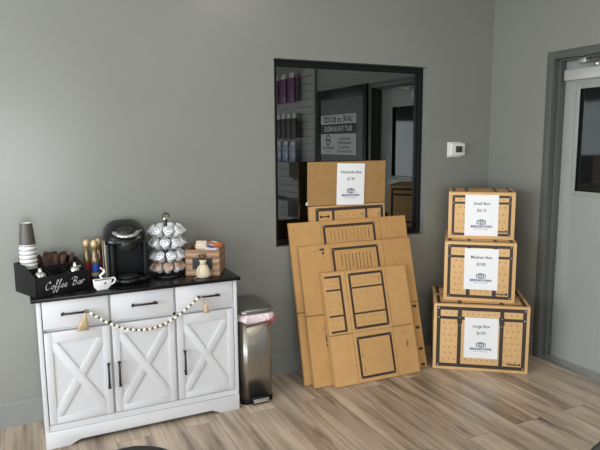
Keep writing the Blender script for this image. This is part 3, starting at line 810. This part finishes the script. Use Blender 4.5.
loft(m, [(rrect(hx_ + .004, hy_ + .003, .042), .545, None), (rrect(hx_ + .006, hy_ + .005, .044), .552, None), (rrect(hx_ + .004, hy_ + .003, .042), .566, None), (rrect(hx_ - .012, hy_ - .012, .034), .573, None), (rrect(hx_ - .05, hy_ - .05, .02), .576, None)])
m.build('lid', M['lidsteel'], tb)
m = MB(); m.box(-hx_ * .9, hx_ * .9, hy_ - .004, hy_ + .010, .3, .56, bev=.004); m.build('hinge_cover', M['kmatte'], tb)
m = MB(); m.box(-.052, .060, -hy_ - .030, -hy_ - .0005, .003, .050, bev=.012, seg=3); pd = m.build('pedal', M['kmatte'], tb)
m = MB(); m.box(-.044, .052, -hy_ - .036, -hy_ - .0305, .016, .040, bev=.0025); m.build('pedal_plate', M['silver'], pd)
# bin liner folded over the rim
m = MB()
def wav(k): return lambda x, y: .010 * math.sin(38 * x + 3 * k) * math.cos(27 * y + k) + .006 * math.sin(95 * x + 60 * y + k)
def crink(hx, hy, r, amp, ph):
    out = []
    pp = rrect(hx, hy, r, 14)
    for i, (x, y) in enumerate(pp):
        k = 1 + amp * math.sin(i * 1.9 + ph) + amp * .7 * math.sin(i * .73 + 2 * ph)
        out.append((x * k, y * k))
    return out
loft(m, [(crink(hx_ - .001, hy_ - .001, .04, .001, 0), .503, None), (crink(hx_ + .010, hy_ + .010, .045, .018, 1), .496, wav(1)), (crink(hx_ + .012, hy_ + .011, .045, .020, 2), .512, wav(2)), (crink(hx_ + .009, hy_ + .009, .045, .018, 3), .528, wav(3)), (crink(hx_ + .002, hy_ + .002, .043, .003, 4), .541, None)], 0, True)
for i in range(7):
    a = -hx_ * .1 + i * .018
pr = [(hx_ + .022 - .0006 * (k - 6) ** 2, -hy_ - .018 + k * .012, .500 + .010 * math.sin(k * 1.3)) for k in range(4)]
m.tube(catmull(pr, 3), .006, 6, mat=1)
m.tube(catmull([(.045 + k * .007, -hy_ - .017, .500 + .008 * math.sin(k * 1.7 + 1)) for k in range(9)], 3), .0028, 6, mat=1)
lb = m.build('bin_liner', [M['bag'], M['bagred']], loc=tb.location)
tag(lb, 'pale pink plastic liner with red drawstring folded over the steel bin rim', 'bin liner')

# ------------------------------------------------------------------ flattened boxes leaning on the wall
TK = .0074
def sheet_box(m, x0, x1, z0, z1, e=.0012):
    """one face panel of a flattened box: kraft faces, corrugated edge"""
    before = set(m.bm.faces)
    m.box(x0 + e, x1 - e, 0, TK, z0 + e, z1 - e)
    for f in set(m.bm.faces) - before:
        n = f.normal; f.normal_update(); n = f.normal
        if abs(n.y) < .5: f.material_index = 2
    return m
def frame_print(m, x0, x1, z0, z1, w=.016, sides='LRTB', rivets=True):
    if 'T' in sides: m.strip(x0, x1, z1 - w, z1)
    if 'B' in sides: m.strip(x0, x1, z0, z0 + w)
    if 'L' in sides: m.strip(x0, x0 + w, z0, z1, -.0007)
    if 'R' in sides: m.strip(x1 - w, x1, z0, z1, -.0007)
    if rivets:
        for x in (x0 + w / 2, x1 - w / 2):
            for z in (z0 + w / 2, z1 - w / 2): m.disc(x, z, w * .22, 8, -.0010, 3)
def dots(m, x0, x1, z0, z1, step, r=.0055):
    nx = max(1, int((x1 - x0) / step)); nz = max(1, int((z1 - z0) / step))
    for i in range(nx + 1):
        for j in range(nz + 1):
            x = x0 + (x1 - x0) * (i + (.25 if j % 2 else -.25) + .5) / (nx + 1); z = z0 + (z1 - z0) * (j + .5) / (nz + 1)
            m.disc(x, z, r, 5, -.0006, 4)
def textlines(m, x0, x1, z0, z1, n, w=.0022, seed=1, mt=1):
    rnd = random.Random(seed)
    for i in range(n):
        x = x0 + (x1 - x0) * (i + .5) / n
        zz = z1 - (z1 - z0) * rnd.uniform(0, .05); zl = z0 + (z1 - z0) * rnd.uniform(0, .35)
        while zz > zl:
            l = (z1 - z0) * rnd.uniform(.06, .14); m.strip(x - w / 2, x + w / 2, max(zz - l, zl), zz, -.0007, mt); zz -= l + (z1 - z0) * .035
MATS = [M['kraft'], M['ink'], M['kraftedge'], M['rivet'], M['flower']]
MATSC = [M['cartonkraft'], M['ink'], M['kraftedge'], M['rivet'], M['flowerdark']]
MATSL = [M['kraftlight'], M['ink'], M['kraftedge'], M['rivet'], M['flower']]
def flat_box(name, label, group, pose, c0, c1, W_, zs, H_, prints, mats=MATS):
    x, y, a, l = pose
    t = thing(name, label, 'flattened box', (x, y, TK * math.sin(l) + .0008), (-l, 0, a), group)
    P = {}
    P['lower'] = MB(); sheet_box(P['lower'], c0, c1, 0, zs); P['upper'] = MB(); sheet_box(P['upper'], c0, c1, zs, H_)
    for k, (x0, x1) in {'l': (0, c0), 'r': (c1, W_)}.items():
        P[k + 'lo'] = MB(); sheet_box(P[k + 'lo'], x0, x1, 0, zs - .002); P[k + 'up'] = MB(); sheet_box(P[k + 'up'], x0, x1, zs + .002, H_)
    if prints: prints(P)
    for k, m_ in P.items(): m_.build('panel' if k in ('lower', 'upper') else 'flap', mats, t, smooth=0)
    return t
def pr_small(P):
    m = P['upper']; frame_print(m, .186, .448, .338, .702); m.strip(.202, .432, .600, .611); m.strip(.202, .432, .433, .444)
    dots(m, .205, .430, .448, .598, .050); dots(m, .205, .430, .356, .430, .045); dots(m, .205, .40, .613, .684, .045)
    textlines(m, .405, .420, .62, .665, 2, .0025, 3)
    m = P['lup']; m.strip(.118, .134, .336, .697, -.0007); m.strip(.014, .134, .683, .697); m.strip(.016, .118, .599, .610); m.strip(.016, .118, .434, .445); m.strip(.018, .134, .334, .347)
    dots(m, .025, .110, .45, .595, .045); dots(m, .025, .110, .352, .43, .04); dots(m, .025, .110, .613, .68, .04)
    m = P['lower']; frame_print(m, .187, .450, .024, .289); textlines(m, .215, .428, .045, .268, 11, .0016, 5, 4); m.strip(.215, .219, .16, .18)
    m.strip(.222, .225, .05, .09)
    m = P['rlo']; m.strip(.560, .565, .175, .222); m.strip(.567, .570, .185, .21); textlines(m, .535, .575, .27, .285, 4, .003, 4, 4)
def pr_medium(P):
    m = P['upper']; frame_print(m, .236, .590, .47, .866, .017); textlines(m, .290, .535, .70, .822, 9, .0055, 8)
    textlines(m, .290, .535, .50, .66, 9, .0045, 11)
    m = P['lower']; frame_print(m, .236, .590, .03, .42, .017)
    m = P['lup']
    for dx, dz, r in ((.155, .862, .008), (.172, .862, .010), (.172, .838, .009), (.11, .855, .007), (.125, .858, .007), (.115, .838, .006), (.178, .810, .004)): m.disc(dx, dz, r, 9, -.0008, 1 if dx > .15 else 4)
    m = P['llo']; m.disc(.112, .36, .014, 10, -.0007, 4); m.strip(.118, .124, .27, .315); m.strip(.120, .127, .245, .258)
    m = P['rlo']
    m.strip(.800, .832, .409, .427); m.strip(.802, .834, .262, .28) ; m.strip(.804, .836, .118, .136); m.strip(.808, .838, .012, .030)
def pr_large(P):
    m = P['upper']; frame_print(m, .244, .648, .56, 1.006, .018); textlines(m, .285, .610, .885, .972, 11, .0035, 21)
    m.strip(.592, .597, .90, .95); textlines(m, .285, .610, .60, .86, 11, .0035, 22)
    m = P['lup']; m.disc(.028, .99, .004, 8)
sets = [
 ('small', 'front', (-1.546, -.380, -.035, .29), (.165, .468, .633, .320, .72), 4, pr_small, MATSL),
 ('medium', 'middle', (-1.669, -.328, -.028, .275), (.225, .630, .852, .446, .893), 3, pr_medium, MATS),
 ('large', 'rear', (-1.704, -.264, -.010, .235), (.229, .687, .908, .457, 1.035), 2, pr_large, MATS)]
ordw = ['front', 'second', 'third', 'fourth', 'fifth']
for nm, where, (x, y, a, l), (c0, c1, W_, zs, H_), nl, pr, mts in sets:
    for k in range(nl):
        off = k * (TK + .0003)
        # step back along the sheet normal, sliding so that every sheet stands on the floor
        yy = y + off / math.cos(l)
        jx = 0 if k == 0 else random.Random(k * 7 + nl).uniform(-.006, .004)
        lab = ('front sheet of the leaning %s-size flattened boxes, with printed frame' % nm) if k == 0 else '%s flattened box, %s sheet back in its leaning bundle' % (nm, ordw[k])
        flat_box('flattened_box', lab, 'flattened %s boxes' % nm, (x + jx - math.sin(a) * 0, yy, a, l), c0, c1, W_, zs, H_, pr if k == 0 else None, mts)

# wardrobe bundle : tall sheets behind the others, plain top flap
for k in range(2):
    x, y, a, l = -1.540, -.0925 + k * .0078, 0.0, .088
    t = thing('flattened_box', ['tall flattened wardrobe box leaning against the dark window, price sheet on its top flap', 'second tall wardrobe box sheet, directly against the dark window sill'][k], 'flattened box', (x, y, TK * math.sin(l) + .0008), (-l, 0, a), 'flattened wardrobe boxes')
    m = MB(); sheet_box(m, 0, .597, 0, 1.108)
    if k == 0:
        frame_print(m, .050, .583, .62, 1.094, .022); m.strip(.174, .192, .64, 1.075); m.strip(.434, .452, .64, 1.075)
        for x_, z_ in ((.09, 1.035), (.145, 1.035)): m.disc(x_, z_, .010, 10, -.0008, 1)
        m.strip(.095, .14, 1.031, 1.039)
        for i in range(4): m.disc(.235 + i * .055, 1.035 + (.006 if i % 2 else 0), .007, 6, -.0008, 4)
        m.disc(.415, 1.038, .012, 10, -.0008, 4); m.disc(.545, 1.035, .014, 10, -.0008, 4)
    m.build('panel', MATSL, t, smooth=0)
    if k == 0:
        m = MB(); m.superell((-.008, .003, 1.128), (.010, .004, .012), .8, .8, 14, 8, fn=lambda q_: Vector((q_.x, q_.y + .2 * q_.x, q_.z + .3 * q_.x))); m.build('tape_end', M['letter'], t)
    m = MB(); sheet_box(m, -.004, .599, .001, .292)
    m.box(-.004, .012, -.0012, -.0002, .004, .290, mat=2)
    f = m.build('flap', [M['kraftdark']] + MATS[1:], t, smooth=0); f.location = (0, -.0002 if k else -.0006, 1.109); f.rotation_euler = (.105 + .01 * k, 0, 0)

# ------------------------------------------------------------------ three packed cartons in the corner
def carton(kind, label, pose, w_, h_, d_, straps, hbar, frame_in, fw_, z0):
    x, y, a = pose
    t = thing('moving_carton', label, 'carton', (x, y, z0 + .0006), (0, 0, a), 'printed cartons stacked in the corner')
    m = MB(); m.box(0, w_, 0, d_, 0, h_ - .0042, bev=.002)
    faces = [(Matrix.Identity(4), w_), (T(w_, 0, 0) @ RZ(PI / 2), d_), (T(0, d_, 0) @ RZ(-PI / 2), d_), (T(w_, d_, 0) @ RZ(PI), w_)]
    for xf, fwid in faces:
        i = frame_in; h1 = h_ - i
        S = lambda x0, x1, za, zb, yy=-.0006, mt=1: m.strip(x0, x1, za, zb, yy, mt, xf)
        S(i, fwid - i, h1 - fw_, h1); S(i, fwid - i, i, i + fw_); S(i, i + fw_, i, h1, -.0007); S(fwid - i - fw_, fwid - i, i, h1, -.0007)
        S(i, fwid - i, hbar - fw_ * .42, hbar + fw_ * .42, -.0008)
        for s_ in straps:
            xs = s_ * fwid; S(xs - .012, xs + .012, i, h1, -.0009)
            S(xs - .016, xs + .016, hbar - .035, hbar + .018, -.0010)
            m.disc(xs, hbar + .006, .004, 8, -.0012, 3, xf); m.disc(xs, hbar - .05, .004, 8, -.0012, 3, xf)
        for xx in (i + fw_ / 2, fwid - i - fw_ / 2):
            for zz in (i + fw_ / 2, h1 - fw_ / 2, hbar): m.disc(xx, zz, fw_ * .24, 8, -.0012, 3, xf)
        nx = int(fwid / .042); nz = int((hbar - i) / .045)
        for p_ in range(nx):
            for q_ in range(nz):
                xx = i + fw_ + .012 + (fwid - 2 * (i + fw_) - .024) * (p_ + (.65 if q_ % 2 else .35)) / nx; zz = i + fw_ + .01 + (hbar - i - 2 * fw_) * (q_ + .5) / nz
                if any(abs(xx - s_ * fwid) < .022 for s_ in straps): continue
                m.disc(xx, zz, .0074, 6, -.0006, 4, xf)
        for p_ in range(nx): m.disc(i + fw_ + .02 + (fwid - 2 * (i + fw_) - .04) * (p_ + .5) / nx, (hbar + h1 - fw_ * .6) / 2, .0066, 6, -.0006, 4, xf)
        # the maker's word beside a flower at the lower right
        lx_ = fwid - i - fw_ - .058
        m.text('Chateau', .022, xf @ T(lx_, -.0012, i + fw_ + .016), 1, 0, .0008)
        m.disc(lx_ + .046, i + fw_ + .016, .0085, 8, -.0012, 1, xf)
    m.build('body', MATSC, t, smooth=30)
    for s_ in (0, 1):
        m = MB(); y0, y1 = (0, d_ / 2 - .0008) if s_ == 0 else (d_ / 2 + .0008, d_)
        before = set(m.bm.faces); m.box(.001, w_ - .001, y0 + .0005, y1 - .0005, h_ - .004, h_)
        for f in set(m.bm.faces) - before:
            f.normal_update()
            if abs(f.normal.z) < .5: f.material_index = 2
        top = T(0, 0, h_) @ RX(-PI / 2)          # strips lie in x,y on the lid
        fl = lambda x0, x1, ya, yb, dz=.0006: m.quad((x0, ya, h_ + dz), (x1, ya, h_ + dz), (x1, yb, h_ + dz), (x0, yb, h_ + dz), 1)
        ins = frame_in
        if s_ == 0: fl(ins, w_ - ins, ins * .6, ins * .6 + fw_)
        else: fl(ins, w_ - ins, d_ - ins - fw_, d_ - ins)
        for xs in [ins + fw_ / 2] + [q_ * w_ for q_ in (straps or (.27, .71))] + [w_ - ins - fw_ / 2]: fl(xs - .011, xs + .011, y0 + .003, y1 - .003, .0008)
        m.build('flap', MATSC, t, smooth=0)
    m = MB(); m.box(.004, w_ - .004, d_ / 2 - .024, d_ / 2 + .024, h_ + .0009, h_ + .0012); m.build('tape', M['tape'], t, smooth=0)
    return t
LP, MP, SP = (-.798, -.384, -.645), (-.694, -.350, -.703), (-.615, -.283, -.704)
carton('large', 'large kraft carton with dark trunk-strap print on the floor under two others', LP, .61, .457, .457, (.275, .715), .360, .020, .024, 0)
carton('medium', 'medium kraft carton between the large and the small one', MP, .457, .406, .457, (.345, .71), .303, .022, .020, .457 + .0014)
carton('small', 'small kraft carton topmost of the corner stack', SP, .43, .322, .320, (), .246, .024, .017, .863 + .0028)

# ------------------------------------------------------------------ taped price sheets
def price_sheet(label, title, price, curl=0.0):
    m = MB(); w_, h_ = .216, .279; n = 8
    # sheet with a slight bow
    g_ = lambda u, v: Vector(((u - .5) * w_, -.0005 - curl * (math.sin(PI * u) * .4 + (1 - v) ** 2), (v - .5) * h_))
    for i in range(n):
        for j in range(n):
            u0, u1, v0, v1 = i / n, (i + 1) / n, j / n, (j + 1) / n
            m.quad(g_(u0, v0), g_(u1, v0), g_(u1, v1), g_(u0, v1), 0)
    bmesh.ops.remove_doubles(m.bm, verts=m.bm.verts, dist=.00001)
    sheet_verts = set(m.bm.verts)
    I = lambda x, z: T(x, -.0008, z)
    m.text(title, .0265, I(0, .080), 1, .0, .0004)
    m.text(price, .0265, I(0, .034), 1, .0, .0003)
    # logo : a row of arches under a curved roof
    for k in range(6):
        x = -.0275 + k * .011
        m.strip(x - .0024, x + .0024, -.062, -.036 + .004 * (k in (1, 2, 3, 4)), -.0008, 2)
    m.strip(-.032, .032, -.039, -.0355, -.0009, 2); m.strip(-.022, .022, -.033, -.030, -.0009, 2); m.strip(-.010, .010, -.028, -.0255, -.0009, 2); m.strip(-.012, .012, -.062, -.056, -.0009, 2)
    m.text('BRIDGETOWN', .0195, I(0, -.076), 2, 0, .0010, 1.08)
    m.text('SELF STORAGE', .0092, I(0, -.093), 2, 0, .0002, 1.55)
    if curl:
        for v in m.bm.verts:
            if v in sheet_verts: continue
            u, vv = v.co.x / w_ + .5, v.co.z / h_ + .5
            v.co.y -= curl * (math.sin(PI * u) * .4 + (1 - vv) ** 2)
    o = m.build('price_sheet', [M['paper'], M['textgrey'], M['textblue']], smooth=0)
    return tag(o, label, 'sign', 'white price sheets on the boxes')
def on_carton(o, pose, x, z, z0):
    a = pose[2]; q_ = T(pose[0], pose[1], z0) @ RZ(a) @ Vector((x, -.0018, z))
    o.location = q_; o.rotation_euler = (0, 0, a)
on_carton(price_sheet('white sheet reading Small Box, taped to the top carton', 'Small Box', '$2.15'), SP, .2165, .164, .8645)
on_carton(price_sheet('white sheet reading Medium Box, taped to the middle carton', 'Medium Box', '$3.85'), MP, .238, .222, .458)
o = price_sheet('white sheet reading Large Box, taped to the bottom carton', 'Large Box', '$3.95'); on_carton(o, LP, .308, .230, 0)
o = price_sheet('white sheet reading Wardrobe Box, taped to the tall flattened box', 'Wardrobe Box', '$7.95', .006)
fl_l = .088 - .105
o.location = Vector((-1.540 + .316, -.0925 + math.sin(.088) * 1.109 + .136 * math.sin(fl_l) - .0045, .0014 + 1.109 * math.cos(.088) + .138)); o.rotation_euler = (-fl_l, .03, 0)

# ------------------------------------------------------------------ thermostat
t = thing('thermostat', 'small white wall thermostat with dark screen right of the window', 'thermostat', (-.332, 0, 1.466))
m = MB(); m.box(-.075, .060, -.008, -.0005, -.056, .054, bev=.003); m.build('back_plate', M['plastic'], t)
m = MB(); m.box(-.058, .076, -.028, -.0085, -.046, .046, bev=.008, seg=3); bd = m.build('housing', M['plastic'], t)
m = MB(); m.box(-.016, .046, -.0296, -.0282, -.022, .024, bev=.0005); m.build('screen', M['lcd'], bd)
for z in (-.016, .001, .018):
    MB().box(.056, .064, -.0296, -.0282, z - .004, z + .004, bev=.0004).build('button', M['lcd'], bd)

# ------------------------------------------------------------------ right wall behind the camera's view: poster and merchandise
t = thing('promo_poster', 'white and black box promotion poster on the charcoal door, mirrored in the window', 'poster', (-.0225, -2.144, 1.607), (0, 0, -PI / 2))
m = MB(); m.box(-.395, .395, -.002, 0, -.22, .22)
m.strip(-.395, .395, .010, .118, -.0024, 1)
Pp = lambda x, z: T(x, -.003, z)
m.text('SAVE on BOXES', .094, Pp(0, .166), 1, 0, .002)
m.text('BUY THE BUNDLE', .076, Pp(0, .062), 0, 0, .002)
m.disc(.22, -.060, .062, 20, -.0024, 1); m.disc(.22, -.060, .046, 20, -.0027, 0); m.strip(.185, .255, -.072, -.048, -.003, 1)
m.text('BRIDGETOWN', .040, Pp(.22, -.150), 1, 0, .001); m.text('SELF STORAGE', .024, Pp(.22, -.188), 1)
for k, s_ in enumerate(('Small Box $2.15', 'Medium Box $3.85', 'Large Box $3.95', 'Wardrobe Box $7.95')):
    m.text(s_, .036, Pp(-.15, -.045 - k * .046), 1, 0, .0006)
m.build('sheet', [M['poster'], M['navy']], t, smooth=0)

t = thing('merchandise_wall', 'grey slatted merchandise panel with slotted rail, mirrored in the window left', 'display', (0, -3.46, 0), (0, 0, -PI / 2))
# local x runs along the wall, -y into the room
m = MB()
for k in range(24): m.box(-.74, .74, -.018, -.001, .25 + k * .09, .25 + k * .09 + .082)
m.build('slat_panel', M['peg'], t, smooth=0)
m = MB(); m.box(-.775, -.742, -.030, -.001, .05, 2.45)
for k in range(40): m.strip(-.766, -.752, .1 + k * .058, .125 + k * .058, -.0306, 1)
m.build('slotted_rail', [M['peg'], M['ink']], t, smooth=0)
for z in (1.10, .62, .30):
    m = MB(); m.box(-.72, .72, -.30, -.019, z - .02, z); m.build('shelf', M['peg'], t, smooth=0)
rows = [(2.36, [-.30, -.05, .20], 'purple', .19, .42, 'purple hanging package'), (1.86, [-.36, -.20, -.04, .12, .28], 'darkpk', .14, .36, 'dark hanging package'), (1.52, [-.32, -.10, .12, .34], 'bluepk', .17, .30, 'blue and white hanging package')]
nthw = ['first', 'second', 'third', 'fourth', 'fifth']
for z, xs, mk, pw_, ph_, lbl in rows:
    for i, x in enumerate(xs):
        hk = MB(); hk.tube([(x, -.018, z + .02), (x, -.16, z + .02), (x, -.17, z + .035)], .004, 6); hk.build('hook', M['alu'], t)
        pk = thing('hanging_package', '%s, %s from the slotted rail, mirrored in the window' % (lbl, nthw[i]), 'package', (-.11, -3.46 - x, z), (0, 0, -PI / 2), 'packages hanging on the merchandise panel')
        q_ = MB(); q_.box(-pw_ / 2, pw_ / 2, -.014, .014, -ph_ * .8, -.035, bev=.006); q_.build('pouch', M[mk], pk)
        q_ = MB(); q_.box(-pw_ * .35, pw_ * .35, -.001, .001, -.036, .028); q_.build('hang_card', M['poster'], pk)
for i, (x, z) in enumerate([(-.35, 1.10), (.15, 1.10), (-.30, .62), (.25, .62)]):
    for j in range(2):
        o = MB(); o.box(-.20, .20, -.11, .11, 0, .09, bev=.004); o = o.build('folded_carton', M['greypk'], loc=(-.16, -3.46 - x, z + .0005 + j * .0915), rot=(0, 0, -PI / 2))
        tag(o, 'grey folded carton, %s on the %s shelf pile %s the rail' % (['lower', 'upper'][j], 'top' if z > 1 else 'lower', 'near' if x < 0 else 'away from'), 'carton', 'folded cartons on the shelves')

# ------------------------------------------------------------------ two visitor chairs in front of the camera
def chair(label, loc_, rz):
    t = thing('visitor_chair', label, 'chair', loc_, (0, 0, rz), 'black visitor chairs')
    m = MB(); m.superell((0, 0, .45), (.235, .230, .045), .35, .35, 36, 12); m.build('seat', M['vinyl'], t)
    m = MB(); m.superell((0, 0, 0), (.20, .030, .185), 1.0, .9, 40, 20, fn=lambda q_: Vector((q_.x, q_.y - .35 * q_.x * q_.x, q_.z)), xf=T(0, .240, .604) @ RX(-.10)); m.build('backrest', M['vinyl'], t)
    for s_ in (-1, 1):
        MB().tube([(s_ * .20, -.19, .42), (s_ * .215, -.22, .004)], .012, 10).build('leg', M['black'], t)
        MB().tube(catmull([(s_ * .215, .27, .004), (s_ * .20, .215, .42), (s_ * .17, .262, .60)], 6), .012, 10).build('leg', M['black'], t)
    MB().tube([(-.20, -.19, .405), (.20, -.19, .405), (.20, .215, .405), (-.20, .215, .405)], .010, 8, closed=True).build('seat_frame', M['black'], t)
    return t
chair('black vinyl visitor chair whose rounded back shows below the sideboard', (-3.048, -2.250, 0), 0)
chair('black vinyl visitor chair peeking in at the lower right corner', (-1.922, -2.722, 0), -.45)

# ------------------------------------------------------------------ light
def area(name, loc_, rot, sx, sy, power, col):
    l = bpy.data.lights.new(name, 'AREA'); l.shape = 'RECTANGLE'; l.size = sx; l.size_y = sy; l.energy = power; l.color = col
    o = bpy.data.objects.new(name, l); COL.objects.link(o); o.location = loc_; o.rotation_euler = rot; return o
area('daylight_side', (XL - .12, (LY0 + LY1) / 2, (LZ0 + LZ1) / 2), (PI / 2, 0, -PI / 2), LY1 - LY0, LZ1 - LZ0, 184, (.88, .95, 1.0))
area('daylight_front', ((FX0 + FX1) / 2, YF - .12, (FZ0 + FZ1) / 2), (PI / 2, 0, 0), FX1 - FX0, FZ1 - FZ0, 125, (.92, .97, 1.0))
for i, (x, y) in enumerate([(-4.2, -1.6), (-1.6, -1.6), (-4.2, -4.6), (-1.6, -4.6)]):
    area('ceiling_panel_light', (x, y, CH - .01), (0, 0, 0), .6, 1.2, 8, (1.0, .92, .78))
wd = bpy.data.worlds.new('World'); bpy.context.scene.world = wd; wd.use_nodes = True
wd.node_tree.nodes['Background'].inputs['Color'].default_value = (.6, .7, .85, 1); wd.node_tree.nodes['Background'].inputs['Strength'].default_value = .6

# ------------------------------------------------------------------ camera
cam = bpy.data.cameras.new('camera'); co = bpy.data.objects.new('camera', cam); COL.objects.link(co)
F_PX, YAW, PITCH, ROLL = 577.68, .4489, .1422, -.0073
cam.sensor_fit = 'HORIZONTAL'; cam.sensor_width = 36; cam.lens = F_PX / 600 * 36; cam.clip_start = .05
fwd = Vector((math.sin(YAW) * math.cos(PITCH), math.cos(YAW) * math.cos(PITCH), -math.sin(PITCH)))
rt = Vector((math.cos(YAW), -math.sin(YAW), 0)); up = rt.cross(fwd)
c_, s_ = math.cos(ROLL), math.sin(ROLL)
rr, uu = rt * c_ + up * s_, up * c_ - rt * s_
mw = Matrix((rr, uu, -fwd)).transposed().to_4x4(); mw.translation = Vector((-3.2301, -3.3735, 1.5259)); co.matrix_world = mw
sc_ = bpy.context.scene; sc_.camera = co
sc_.view_settings.view_transform = 'Standard'; sc_.view_settings.look = 'None'; sc_.view_settings.gamma = 1; sc_.view_settings.use_curve_mapping = False
sc_.view_settings.exposure = 0.0
